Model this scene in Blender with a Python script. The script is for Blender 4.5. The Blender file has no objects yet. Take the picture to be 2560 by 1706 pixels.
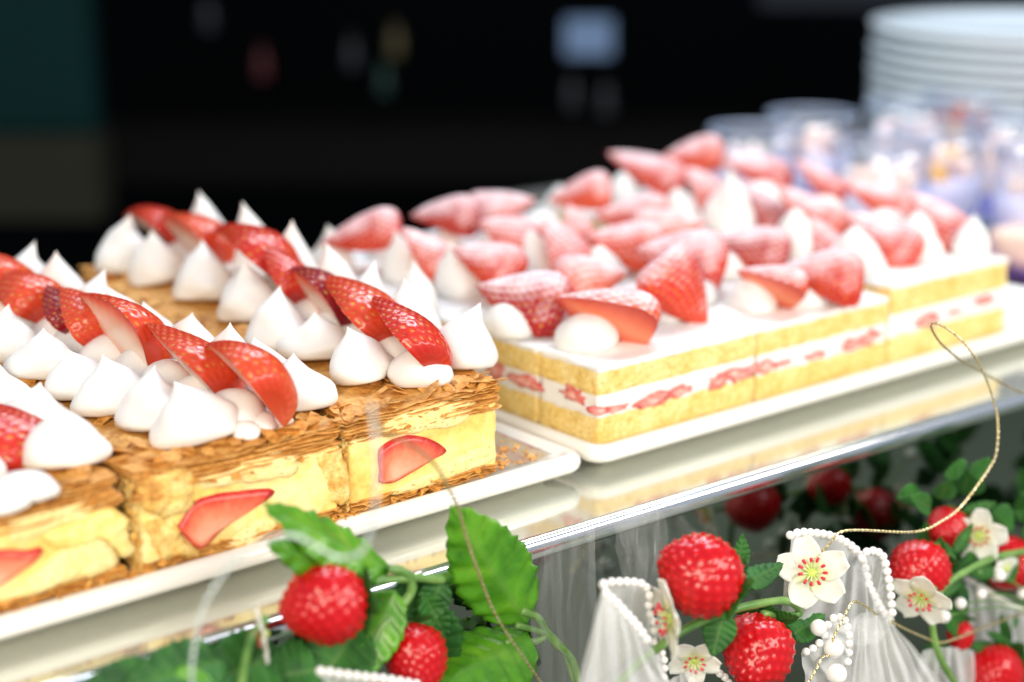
import bpy, math, random
import numpy as np
from mathutils import Vector, Matrix, noise
rnd = random.Random(7)
S = 0.01                      # all lengths below are centimetres
scn = bpy.context.scene
COL = scn.collection

# ------------------------------------------------------------------ camera, light, exposure
F_PX, HORIZON, CAM_H = 4200.0, -300.0, 29.0
pitch = math.atan((853 - HORIZON) / F_PX)
yaw = math.radians(50.2)      # angle between the counter's long direction (+x) and the view
FW = Vector((math.cos(yaw) * math.cos(pitch), math.sin(yaw) * math.cos(pitch), -math.sin(pitch)))
RT = Vector((math.sin(yaw), -math.cos(yaw), 0))
UP = RT.cross(FW)
CAM = Vector((-54.88, -59.50, 29.0))
cam_d = bpy.data.cameras.new('camera')
cam = bpy.data.objects.new('camera', cam_d); COL.objects.link(cam)
cam.matrix_world = Matrix(((RT.x, UP.x, -FW.x, CAM.x * S), (RT.y, UP.y, -FW.y, CAM.y * S),
                           (RT.z, UP.z, -FW.z, CAM.z * S), (0, 0, 0, 1)))
cam_d.sensor_width = 36; cam_d.lens = F_PX / 2560 * 36
cam_d.clip_start = 0.02; cam_d.clip_end = 60
cam_d.dof.use_dof = True; cam_d.dof.focus_distance = 0.79; cam_d.dof.aperture_fstop = 3.2
scn.camera = cam

w = bpy.data.worlds.new('World'); scn.world = w; w.use_nodes = True
w.node_tree.nodes['Background'].inputs[0].default_value = (0.75, 0.85, 1.0, 1)
w.node_tree.nodes['Background'].inputs[1].default_value = 0.42
scn.view_settings.view_transform = 'Standard'; scn.view_settings.look = 'None'
scn.view_settings.exposure = 0.42
scn.cycles.use_denoising = True
scn.cycles.max_bounces = 8; scn.cycles.transparent_max_bounces = 12
scn.cycles.sample_clamp_indirect = 8

def area(name, loc, target, sx, sy, power, col):
    l = bpy.data.lights.new(name, 'AREA'); l.shape = 'RECTANGLE'
    l.size = sx * S; l.size_y = sy * S; l.energy = power; l.color = col
    o = bpy.data.objects.new(name, l); COL.objects.link(o)
    o.location = Vector(loc) * S
    o.rotation_euler = (Vector(target) - Vector(loc)).to_track_quat('-Z', 'Y').to_euler()
area('ceiling_light', (64, 66, 150), (24, 16, 0), 140, 60, 17, (0.80, 0.89, 1.0))
area('plate_fill_light', (120, 90, 175), (100, 95, 10), 80, 60, 11, (0.86, 0.93, 1.0))  # extra overhead lamp, added to brighten the plates and cups
area('warm_light', (-110, -85, 62), (-5, 5, 2), 70, 50, 13.5, (1.0, 0.86, 0.68))
area('front_fill_light', (25, -75, 38), (10, -8, -3), 120, 14, 6.5, (1.0, 0.93, 0.84))  # warm fill strip added low in front to brighten the front faces

# ------------------------------------------------------------------ points measured on the photograph, in centimetres
def ray(px, py): return FW + RT * ((px - 1280) / F_PX) + UP * ((853 - py) / F_PX)
def aty(px, py, Y): d = ray(px, py); return CAM + d * ((Y - CAM.y) / d.y)
def atx(px, py, X): d = ray(px, py); return CAM + d * ((X - CAM.x) / d.x)
def atp(px, py, c, k): d = ray(px, py); return CAM + d * ((c - CAM.x + k * CAM.y) / (d.x - k * d.y))   # on the upright plane x = c + k y
def atz(px, py, Z): d = ray(px, py); return CAM + d * ((Z - CAM.z) / d.z)

# ------------------------------------------------------------------ object helpers
def tag(o, label=None, cat=None, group=None, kind=None):
    if label: o['label'] = label
    if cat: o['category'] = cat
    if group: o['group'] = group
    if kind: o['kind'] = kind
    return o
def thing(name, label, cat, loc=(0, 0, 0), group=None):
    o = bpy.data.objects.new(name, None); COL.objects.link(o)
    o.empty_display_size = 0.01
    o.location = Vector(loc) * S
    return tag(o, label, cat, group)
def mesh(name, verts, faces, mats, smooth=True, attr=None, fmat=None):
    m = bpy.data.meshes.new(name)
    m.from_pydata([tuple(Vector(v) * S) for v in verts], [], faces)
    for mt in (mats if isinstance(mats, (list, tuple)) else [mats]): m.materials.append(mt)
    if attr:
        for k, vals in attr.items():
            a = m.attributes.new(k, 'FLOAT', 'POINT'); a.data.foreach_set('value', vals)
    if fmat: m.polygons.foreach_set('material_index', fmat)
    m.polygons.foreach_set('use_smooth', [smooth] * len(m.polygons))
    m.update()
    return m
def put(name, m, parent=None, M=None):
    """link mesh m; M is a world matrix in centimetres"""
    o = bpy.data.objects.new(name, m); COL.objects.link(o)
    M = M.copy() if M is not None else Matrix.Identity(4)
    M.translation = M.translation * S
    if parent is not None:
        o.parent = parent
        o.matrix_basis = parent.matrix_basis.inverted() @ M
    else:
        o.matrix_basis = M
    return o
def obj(name, verts, faces, mats, parent=None, **k):
    return put(name, mesh(name, verts, faces, mats, **k), parent)
def frame(loc, X, Y, Z, s=1.0):
    if not isinstance(s, (tuple, list)): s = (s, s, s)
    M = Matrix.Identity(4)
    for i, (a, q) in enumerate(zip((X, Y, Z), s)):
        for r in range(3): M[r][i] = a[r] * q
    M.translation = Vector(loc)
    return M
def N(p, f=1.0, seed=0.0): return noise.noise(Vector((p[0] * f + seed * 7.31, p[1] * f - seed * 3.7, p[2] * f + seed * 1.9)))
def NV(p, f=1.0, seed=0.0): return noise.noise_vector(Vector((p[0] * f + seed * 7.31, p[1] * f - seed * 3.7, p[2] * f + seed * 1.9)))

def rring(x0, x1, y0, y1, z, r, step):
    """rounded rectangle, constant vertex count for a given base"""
    pts = []
    nx, ny, nc = step
    r = max(r, 0.001)
    for i in range(nx): pts.append((x0 + r + (x1 - x0 - 2 * r) * i / nx, y0, z))
    for i in range(nc): a = -math.pi / 2 + math.pi / 2 * i / nc; pts.append((x1 - r + r * math.cos(a), y0 + r + r * math.sin(a), z))
    for i in range(ny): pts.append((x1, y0 + r + (y1 - y0 - 2 * r) * i / ny, z))
    for i in range(nc): a = math.pi / 2 * i / nc; pts.append((x1 - r + r * math.cos(a), y1 - r + r * math.sin(a), z))
    for i in range(nx): pts.append((x1 - r - (x1 - x0 - 2 * r) * i / nx, y1, z))
    for i in range(nc): a = math.pi / 2 + math.pi / 2 * i / nc; pts.append((x0 + r + r * math.cos(a), y1 - r + r * math.sin(a), z))
    for i in range(ny): pts.append((x0, y1 - r - (y1 - y0 - 2 * r) * i / ny, z))
    for i in range(nc): a = math.pi + math.pi / 2 * i / nc; pts.append((x0 + r + r * math.cos(a), y0 + r + r * math.sin(a), z))
    return pts
def loft(rings, cap0=True, cap1=True):
    n = len(rings[0]); V = [p for r in rings for p in r]; Fc = []
    for k in range(len(rings) - 1):
        for i in range(n):
            j = (i + 1) % n
            Fc.append((k * n + i, k * n + j, (k + 1) * n + j, (k + 1) * n + i))
    if cap0: Fc.append(tuple(range(n))[::-1])
    if cap1: Fc.append(tuple((len(rings) - 1) * n + i for i in range(n)))
    return V, Fc
def slab(x0, x1, y0, y1, z0, z1, h=0.3, rad=0.12, corner=0.15, amp=0.05, fr=2.0, seed=0.0, top_amp=0.0, amp2=0.0, top=True):
    """a block with rounded edges and an uneven surface"""
    nx = max(2, int((x1 - x0) / h)); ny = max(2, int((y1 - y0) / h)); st = (nx, ny, 3)
    nz = max(2, int((z1 - z0) / h)); R = []
    prof = [(rad, z0), (rad * .3, z0 + rad * .3)]
    for k in range(nz + 1): prof.append((0, z0 + rad + (z1 - z0 - 2 * rad) * k / nz))
    prof += [(rad * .3, z1 - rad * .3), (rad, z1)]
    m = min(x1 - x0, y1 - y0) / 2 - .02; q = rad + h
    while q < m and top: prof.append((q, z1)); q += h * 1.4
    prof.append((m, z1))
    for ins, z in prof:
        R.append(rring(x0 + ins, x1 - ins, y0 + ins, y1 - ins, z, max(corner - ins, .01), st))
    V, Fc = loft(R)
    out = []
    for p in V:
        d = NV(p, fr, seed) * amp
        if amp2: d = d + NV(p, fr * 3.3, seed + 3) * amp2
        t = 0
        if top_amp and p[2] > z1 - rad * 1.5: t = N((p[0], p[1], 0), .6, seed) * top_amp
        out.append((p[0] + d[0], p[1] + d[1], p[2] + d[2] * (.5 if p[2] > z0 + rad else 0) + t))
    return out, Fc
def join(*parts):
    V, Fc = [], []
    for v, f in parts:
        o = len(V); V += list(v); Fc += [tuple(i + o for i in q) for q in f]
    return V, Fc
def lathe(prof, n=32, fn=None):
    V, Fc = [], []
    for k, (r, z) in enumerate(prof):
        for i in range(n):
            a = 2 * math.pi * i / n
            p = (r * math.cos(a), r * math.sin(a), z)
            V.append(fn(p, a, k / (len(prof) - 1)) if fn else p)
    for k in range(len(prof) - 1):
        for i in range(n):
            j = (i + 1) % n; Fc.append((k * n + i, k * n + j, (k + 1) * n + j, (k + 1) * n + i))
    return V, Fc
def smooth_path(pts, per=8):
    P = [Vector(p) for p in pts]; P = [P[0] * 2 - P[1]] + P + [P[-1] * 2 - P[-2]]; out = []
    for i in range(1, len(P) - 2):
        a, b, c, d = P[i - 1:i + 3]
        for k in range(per):
            t = k / per
            out.append(.5 * ((2 * b) + (c - a) * t + (2 * a - 5 * b + 4 * c - d) * t * t + (3 * b - a - 3 * c + d) * t ** 3))
    out.append(P[-2]); return out
def resample(path, step):
    out = [path[0]]; acc = 0
    for a, b in zip(path, path[1:]):
        L = (b - a).length
        while L > 1e-9 and acc + L >= step:
            t = (step - acc) / L; a = a.lerp(b, t); out.append(a); L = (b - a).length; acc = 0
        acc += L
    return out
def tube(path, rad, n=8):
    """rad: number or function of (index, fraction, angle)"""
    V, Fc = [], []; up = Vector((.3, .2, .93))
    m = len(path)
    for k, p in enumerate(path):
        t = (path[min(k + 1, m - 1)] - path[max(k - 1, 0)]).normalized()
        s = t.cross(up)
        s = s.normalized() if s.length > 1e-4 else Vector((1, 0, 0))
        u = s.cross(t); up = u
        for i in range(n):
            a = 2 * math.pi * i / n
            r = rad(k, k / (m - 1), a) if callable(rad) else rad
            V.append(tuple(p + s * (math.cos(a) * r) + u * (math.sin(a) * r)))
    for k in range(m - 1):
        for i in range(n):
            j = (i + 1) % n; Fc.append((k * n + i, k * n + j, (k + 1) * n + j, (k + 1) * n + i))
    Fc.append(tuple(range(n))[::-1]); Fc.append(tuple((m - 1) * n + i for i in range(n)))
    return V, Fc

# ------------------------------------------------------------------ materials
class NT:
    def __init__(s, name):
        s.m = bpy.data.materials.new(name); s.m.use_nodes = True; s.t = s.m.node_tree
        s.b = s.t.nodes['Principled BSDF']
    def n(s, typ, **k):
        nd = s.t.nodes.new(typ)
        for a, v in k.items():
            if a.startswith('i_'):
                key = a[2:]
                key = int(key) if key.isdigit() else key.replace('_', ' ')
                if isinstance(v, bpy.types.NodeSocket): s.t.links.new(v, nd.inputs[key])
                else: nd.inputs[key].default_value = v
            else: setattr(nd, a, v)
        return nd
    def co(s, scale=(1, 1, 1)):
        tc = s.n('ShaderNodeTexCoord'); mp = s.n('ShaderNodeMapping', i_Vector=tc.outputs['Object'], i_Scale=scale)
        return mp.outputs[0]
    def noise(s, scale, detail=3, rough=.6, vec=None):
        return s.n('ShaderNodeTexNoise', i_Scale=scale, i_Detail=detail, i_Roughness=rough, i_Vector=vec or s.co()).outputs[0]
    def ramp(s, fac, stops):
        r = s.n('ShaderNodeValToRGB', i_Fac=fac); e = r.color_ramp.elements
        while len(e) < len(stops): e.new(.5)
        for q, (p, c) in zip(e, stops): q.position = p; q.color = (*c, 1)
        return r.outputs[0]
    def mix(s, fac, a, b, mode='MIX'):
        m = s.n('ShaderNodeMix', data_type='RGBA', blend_type=mode)
        for sock, v in zip((m.inputs[0], m.inputs[6], m.inputs[7]), (fac, a, b)):
            if isinstance(v, bpy.types.NodeSocket): s.t.links.new(v, sock)
            else: sock.default_value = v if not isinstance(v, tuple) else (*v, 1)[:4]
        return m.outputs[2]
    def math(s, op, a, b=0.0, clamp=False):
        m = s.n('ShaderNodeMath', operation=op, use_clamp=clamp)
        for sock, v in zip(m.inputs, (a, b)):
            if isinstance(v, bpy.types.NodeSocket): s.t.links.new(v, sock)
            else: sock.default_value = v
        return m.outputs[0]
    def attr(s, name): return s.n('ShaderNodeAttribute', attribute_name=name).outputs['Fac']
    def set(s, **k):
        for a, v in k.items():
            key = a.replace('_', ' ')
            if isinstance(v, bpy.types.NodeSocket): s.t.links.new(v, s.b.inputs[key])
            else: s.b.inputs[key].default_value = (*v, 1) if isinstance(v, tuple) and len(v) == 3 and 'Radius' not in key else v
        return s
    def bump(s, h, strength=.3, dist=.001):
        b = s.n('ShaderNodeBump', i_Height=h, i_Strength=strength, i_Distance=dist)
        s.t.links.new(b.outputs[0], s.b.inputs['Normal']); return s
def plain(name, col, rough=.5, **k):
    return NT(name).set(Base_Color=col, Roughness=rough, **k).m

t = NT('whipped_cream'); nz = t.noise(260, 4)
t.set(Base_Color=(.80, .79, .76), Roughness=.5, Subsurface_Weight=.25, Subsurface_Radius=(.6, .5, .4), Subsurface_Scale=.006).bump(nz, .25, .0006)
CREAM = t.m
def berry_mat(name, a, b, dusted):
    t = NT(name); seed = t.attr('seed'); dim = t.attr('dimple')
    big = t.noise(55, 2)
    col = t.ramp(big, [(.3, a), (.72, b)])
    col = t.mix(t.math('MULTIPLY', dim, .45), col, tuple(q * .55 for q in a))
    col = t.mix(t.math('MULTIPLY', seed, .8), col, (.72, .36, .07))
    rough = .28
    if dusted:
        nrm = t.n('ShaderNodeNewGeometry').outputs['Normal']
        z = t.n('ShaderNodeSeparateXYZ', i_0=nrm).outputs[2]
        n1 = t.noise(420, 4, .75)
        n2 = t.noise(90, 2)
        f = t.math('ADD', t.math('MULTIPLY', z, 1.15), t.math('ADD', t.math('MULTIPLY', n1, 1.5), t.math('MULTIPLY', n2, .9)))
        f = t.math('SUBTRACT', f, t.math('MULTIPLY', dim, .25))
        f = t.math('MULTIPLY', t.math('SUBTRACT', f, 1.38), 1.0, True)
        f = t.math('MULTIPLY', f, .80)
        col = t.mix(f, col, (.92, .80, .83))
        rough = t.math('ADD', .25, t.math('MULTIPLY', f, .6))
    t.set(Base_Color=col, Roughness=rough, Subsurface_Weight=.12, Subsurface_Radius=(1., .2, .1), Subsurface_Scale=.004,
          Coat_Weight=.0 if dusted else .22, Coat_Roughness=.12, Specular_IOR_Level=.38)
    return t.m
SKIN = [berry_mat('strawberry_skin_orange_red', (.56, .026, .012), (.78, .14, .035), False),
        berry_mat('strawberry_skin_red', (.48, .013, .012), (.70, .060, .020), False),
        berry_mat('strawberry_skin_dark_red', (.22, .004, .012), (.40, .010, .014), False)]
DUST = [berry_mat('sugared_skin_orange_red', (.58, .035, .022), (.76, .12, .045), True),
        berry_mat('sugared_skin_red', (.50, .020, .018), (.68, .055, .030), True),
        berry_mat('sugared_skin_dark_red', (.34, .010, .020), (.54, .028, .028), True)]
t = NT('strawberry_flesh'); rho = t.attr('rho'); st = t.noise(160, 3, .6, t.co((.25, 1, 1)))
f = t.math('ADD', rho, t.math('MULTIPLY', t.math('SUBTRACT', st, .5), .35))
t.set(Base_Color=t.ramp(f, [(.12, (.88, .66, .52)), (.5, (.82, .42, .28)), (.82, (.72, .10, .045)), (1., (.45, .012, .010))]),
      Roughness=.3, Subsurface_Weight=.2, Subsurface_Radius=(1, .4, .25), Subsurface_Scale=.004)
FLESH = t.m
t = NT('red_strawberry_flesh'); rho = t.attr('rho'); st = t.noise(160, 3, .6, t.co((.25, 1, 1)))
f = t.math('ADD', rho, t.math('MULTIPLY', t.math('SUBTRACT', st, .5), .5))
t.set(Base_Color=t.ramp(f, [(.1, (.82, .26, .13)), (.5, (.78, .13, .06)), (1., (.52, .018, .012))]), Roughness=.3, Subsurface_Weight=.2, Subsurface_Radius=(1, .4, .25), Subsurface_Scale=.004)
REDFLESH = t.m
t = NT('filling_strawberry'); rho = t.attr('rho'); st = t.noise(220, 3, .6)
f = t.math('ADD', rho, t.math('MULTIPLY', t.math('SUBTRACT', st, .5), .5))
t.set(Base_Color=t.ramp(f, [(.1, (.80, .42, .28)), (.55, (.76, .24, .13)), (.9, (.62, .06, .035)), (1., (.46, .02, .02))]),
      Roughness=.3, Subsurface_Weight=.15, Subsurface_Radius=(1, .4, .25), Subsurface_Scale=.003)
FILLBERRY = t.m
t = NT('creamy_filling_strawberry'); rho = t.attr('rho'); st = t.noise(260, 4, .7)
f = t.math('ADD', t.math('MULTIPLY', rho, .45), t.math('MULTIPLY', st, .75))
t.set(Base_Color=t.ramp(f, [(.34, (.86, .70, .62)), (.54, (.78, .38, .32)), (.72, (.62, .12, .10)), (.92, (.42, .03, .04))]), Roughness=.4, Subsurface_Weight=.15, Subsurface_Radius=(1, .4, .25), Subsurface_Scale=.003)
FILLPINK = t.m
t = NT('puff_pastry'); n1 = t.noise(170, 5, .65, t.co((1, 1, 5))); n2 = t.noise(60, 3)
col = t.ramp(n1, [(.27, (.16, .045, .008)), (.41, (.50, .20, .034)), (.56, (.72, .37, .085)), (.75, (.86, .62, .27))])
col = t.mix(t.math('MULTIPLY', n2, .3), col, (.66, .29, .055))
t.set(Base_Color=col, Roughness=.5, Specular_IOR_Level=.35).bump(t.noise(500, 4, .7, t.co((1, 1, 3))), .5, .001); PUFF = t.m
def crumb(name, stops, pores, sc=330):
    t = NT(name); n1 = t.noise(sc, 5, .7); n2 = t.noise(70, 3)
    v = t.n('ShaderNodeTexVoronoi', i_Scale=sc * .8, i_Vector=t.co(), feature='F1').outputs['Distance']
    col = t.ramp(t.math('ADD', t.math('MULTIPLY', n1, .6), t.math('MULTIPLY', n2, .4)), stops)
    hole = t.ramp(v, [(.10, (1, 1, 1)), (.30, (0, 0, 0))])
    col = t.mix(t.math('MULTIPLY', hole, .5), col, pores)
    t.set(Base_Color=col, Roughness=.75, Specular_IOR_Level=.2, Subsurface_Weight=.1, Subsurface_Radius=(.6, .45, .2), Subsurface_Scale=.003)
    t.bump(t.math('SUBTRACT', n1, t.math('MULTIPLY', hole, .5)), .7, .0015); return t.m
SPONGE = crumb('sponge_cake', [(.33, (.62, .36, .07)), (.47, (.80, .57, .18)), (.62, (.88, .73, .36))], (.68, .40, .06))
PALE = crumb('pale_sponge', [(.3, (.80, .58, .16)), (.5, (.90, .76, .34)), (.7, (.92, .82, .48))], (.72, .50, .12), 380)
t = NT('custard'); n1 = t.noise(45, 4, .6); n2 = t.noise(150, 3)
t.set(Base_Color=t.ramp(t.math('ADD', t.math('MULTIPLY', n1, .7), t.math('MULTIPLY', n2, .3)),
      [(.32, (.74, .42, .08)), (.46, (.87, .64, .18)), (.62, (.90, .76, .36))]), Roughness=.4,
      Subsurface_Weight=.2, Subsurface_Radius=(.8, .6, .2), Subsurface_Scale=.004).bump(t.noise(130, 5, .6), .45, .002); CUSTARD = t.m
t = NT('crusty_custard'); n1 = t.noise(130, 5, .7)
t.set(Base_Color=t.ramp(n1, [(.3, (.52, .22, .04)), (.46, (.82, .50, .12)), (.6, (.92, .72, .28))]), Roughness=.6).bump(t.noise(240, 5, .7), .8, .003); CRUST = t.m
PORCELAIN = plain('white_porcelain', (.83, .81, .76), .12, Coat_Weight=.5, Coat_Roughness=.05)
t = NT('shelf_acrylic'); sc_ = t.noise(40, 3, .6, t.co((1, 14, 1)))
t.set(Base_Color=(.66, .68, .60), Roughness=t.math('ADD', .07, t.math('MULTIPLY', sc_, .07)), Metallic=.74); SHELF = t.m
CHROME = plain('chrome', (.82, .83, .84), .16, Metallic=1.0)
t = NT('mirror'); sm = t.noise(30, 4, .6)
t.set(Base_Color=(.20, .225, .20), Metallic=1.0, Roughness=t.math('MULTIPLY', sm, .12)); MIRROR = t.m
t = NT('silver_film'); t.set(Base_Color=(.80, .83, .88), Metallic=.9, Roughness=.16).bump(t.noise(30, 3), .5, .004); FILM = t.m
t = NT('leaf'); v = t.attr('vein'); n1 = t.noise(60, 3)
col = t.ramp(n1, [(.3, (.030, .16, .008)), (.55, (.10, .34, .012)), (.75, (.22, .48, .035))])
col = t.mix(t.math('MULTIPLY', v, .45), col, (.14, .33, .05))
wv = t.n('ShaderNodeTexWave', i_Scale=900.0, i_Vector=t.co()).outputs['Fac']
t.set(Base_Color=col, Roughness=.30, Coat_Weight=.3, Coat_Roughness=.2).bump(wv, .12, .0004)
tr = t.n('ShaderNodeBsdfTranslucent', i_Color=(.16, .42, .02, 1)); mx = t.n('ShaderNodeMixShader', i_Fac=.22)
t.t.links.new(t.b.outputs[0], mx.inputs[1]); t.t.links.new(tr.outputs[0], mx.inputs[2])
t.t.links.new(mx.outputs[0], t.t.nodes['Material Output'].inputs[0]); LEAF = t.m
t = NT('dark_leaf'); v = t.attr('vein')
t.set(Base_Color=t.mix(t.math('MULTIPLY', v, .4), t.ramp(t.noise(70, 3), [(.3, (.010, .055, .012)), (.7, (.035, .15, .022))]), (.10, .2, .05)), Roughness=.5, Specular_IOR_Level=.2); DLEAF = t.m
STEM = NT('stem'); STEM.set(Base_Color=STEM.ramp(STEM.noise(60, 3), [(.3, (.06, .17, .03)), (.7, (.20, .36, .09))]), Roughness=.35); STEM = STEM.m
t = NT('plastic_berry'); bmp = t.attr('seed')
t.set(Base_Color=t.mix(bmp, (.42, .002, .006), (.62, .010, .012)), Roughness=.2, Specular_IOR_Level=.42, Coat_Weight=.0, Coat_Roughness=.1,
      Subsurface_Weight=.1, Subsurface_Radius=(1, .1, .1), Subsurface_Scale=.003); PBERRY = t.m
t = NT('petal'); g = t.attr('rho')
t.set(Base_Color=t.ramp(g, [(.0, (.42, .58, .10)), (.22, (.80, .80, .45)), (.5, (.86, .83, .74)), (1., (.88, .86, .80))]), Roughness=.5, Subsurface_Weight=.2, Subsurface_Scale=.004)
tr = t.n('ShaderNodeBsdfTranslucent', i_Color=(.8, .78, .66, 1)); mx = t.n('ShaderNodeMixShader', i_Fac=.3)
t.t.links.new(t.b.outputs[0], mx.inputs[1]); t.t.links.new(tr.outputs[0], mx.inputs[2])
t.t.links.new(mx.outputs[0], t.t.nodes['Material Output'].inputs[0]); PETAL = t.m
t = NT('stamen'); g = t.attr('rho')
t.set(Base_Color=t.ramp(g, [(.0, (.55, .68, .16)), (.6, (.80, .80, .45)), (.72, (.72, .04, .07)), (1., (.62, .01, .04))]), Roughness=.4); STAMEN = t.m
PEARL = plain('pearl', (.84, .82, .79), .18, Coat_Weight=.6, Coat_Roughness=.08, Subsurface_Weight=.15, Subsurface_Scale=.002)
def tulle(name, lo, hi, edge):
    t = NT(name); wv = t.noise(1500, 2, .6); fac = t.math('ADD', lo, t.math('MULTIPLY', wv, hi))
    lw = t.n('ShaderNodeLayerWeight', i_Blend=.35).outputs['Facing']
    fac = t.math('ADD', fac, t.math('MULTIPLY', lw, edge), True)
    tp = t.n('ShaderNodeBsdfTransparent'); mx = t.n('ShaderNodeMixShader', i_Fac=fac)
    t.set(Base_Color=(.86, .87, .86), Roughness=.6, Specular_IOR_Level=.2)
    t.t.links.new(tp.outputs[0], mx.inputs[1]); t.t.links.new(t.b.outputs[0], mx.inputs[2])
    t.t.links.new(mx.outputs[0], t.t.nodes['Material Output'].inputs[0]); return t.m
TULLE = tulle('tulle', .20, .20, .40); REFLECTION_TULLE = tulle('reflection_tulle', .02, .08, .16)  # the fainter one stands in for a blurred mirror reflection
t = NT('gold_cord'); n1 = t.noise(900, 2)
t.set(Base_Color=t.ramp(n1, [(.35, (.50, .36, .12)), (.55, (.86, .72, .40)), (.75, (.98, .93, .78))]), Metallic=.9, Roughness=.28); GOLD = t.m  # sparkle put into the colour as pale flecks
t = NT('silver_cord'); n1 = t.noise(700, 2)
t.set(Base_Color=t.ramp(n1, [(.35, (.60, .72, .68)), (.65, (.92, .97, .95))]), Metallic=.3, Roughness=.2, Alpha=.8); SILVER = t.m
t = NT('clear_glass'); fr_ = t.n('ShaderNodeLayerWeight', i_Blend=.45).outputs['Facing']
gl = t.n('ShaderNodeBsdfGlossy', i_Roughness=.04, i_Color=(.9, .95, 1, 1)); tp = t.n('ShaderNodeBsdfTransparent', i_Color=(.97, .98, 1, 1)); mx = t.n('ShaderNodeMixShader', i_Fac=t.math('ADD', .06, t.math('MULTIPLY', fr_, .28)))
t.t.links.new(tp.outputs[0], mx.inputs[1]); t.t.links.new(gl.outputs[0], mx.inputs[2]); t.t.links.new(mx.outputs[0], t.t.nodes['Material Output'].inputs[0]); GLASS = t.m
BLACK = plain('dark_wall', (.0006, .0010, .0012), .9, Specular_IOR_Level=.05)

# ------------------------------------------------------------------ the counter
SHZ = -0.5                                       # shelf surface; tray rims hang 0.5 cm above it
rot = Matrix.Rotation(math.radians(-1.63), 4, 'Z')
def rv(V): return [tuple(rot @ Vector(v)) for v in V]
ct = thing('display_counter', 'long pale glossy serving counter with chrome edge and mirrored front panel', 'counter', (0, 0, -40))
OUT = [(-110, -4.15), (190, -4.15), (190, 66), (43, 66), (43, 43.2), (-110, 43.2)]
V = [(x, y, z) for z in (-3.2, SHZ) for x, y in OUT]
Fc = [(5, 4, 3, 2, 1, 0), (6, 7, 8, 9, 10, 11)] + [(i, (i + 1) % 6, 6 + (i + 1) % 6, 6 + i) for i in range(6)]
obj('shelf_top', rv(V), Fc, SHELF, ct, smooth=False)
path = [Vector((-110, -4.28, 0)), Vector((190, -4.28, 0))]
R = []
for k, (dy, z) in enumerate([(0, -.72), (-.14, -.66), (-.26, -.78), (-.34, -1.0), (-.34, -1.45), (-.26, -1.6), (-.02, -1.62)]):
    R.append([(-110, -4.16 + dy, z), (190, -4.16 + dy, z)])
V = [p for r in R for p in r]; Fc = [(2 * k, 2 * k + 1, 2 * k + 3, 2 * k + 2) for k in range(len(R) - 1)]
obj('edge_trim', rv(V), Fc, CHROME, ct)
V, Fc = slab(-110, 190, -4.25, -3.3, -60, -1.64, h=20, rad=.05, corner=.06, amp=0)
obj('mirror_panel', rv(V), Fc, MIRROR, ct, smooth=False)
# the floor of the lower ledge the garland lies on
V, Fc = slab(-110, 190, -60, -4.3, -24, -22.5, h=20, rad=.2, corner=.2, amp=0)
obj('lower_ledge', rv(V), Fc, plain('ledge_cloth', (.12, .14, .11), .8), ct)

# ------------------------------------------------------------------ the trays
def tray(x0, x1, y0, y1, label):
    r = thing('porcelain_tray', label, 'tray', ((x0 + x1) / 2, (y0 + y1) / 2, SHZ), 'white serving trays on the counter')
    prof = [(2.4, SHZ + .01), (1.7, SHZ + .02), (1.5, -.1), (.55, .0), (.2, .08), (.04, .28), (0, .52), (.06, .76), (.22, .93), (.42, 1.0), (.62, .97), (.76, .86), (.86, .76), (1.0, .71), (1.6, .70), (3.0, .70)]
    R = [rring(x0 + i, x1 - i, y0 + i, y1 - i, z, max(1.1 - i * .55, .25), (12, 12, 8)) for i, z in prof]
    V, Fc = loft(R); obj('tray_body', V, Fc, PORCELAIN, r)
    return r
tray(-48, -.25, -.1, 42, 'white porcelain tray with rounded rim carrying the flaky custard pastries')
tray(.3, 48, -.1, 42, 'white porcelain tray with rounded rim carrying the layered sponge cakes')
fl = [(x, y, .80 + .10 * N((x, y, 0), .25) + (.25 if x > -2.2 else 0) * .5) for y in np.linspace(1.2, 30, 40) for x in np.linspace(-6.5, -1.6, 12)]
Fc = [(j * 12 + i, j * 12 + i + 1, j * 12 + i + 13, j * 12 + i + 12) for j in range(39) for i in range(11)]
o = obj('film_sheet', fl, Fc, FILM); tag(o, 'crumpled silver film sheet lying in the pastry tray beside the end pastry', 'sheet')

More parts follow.
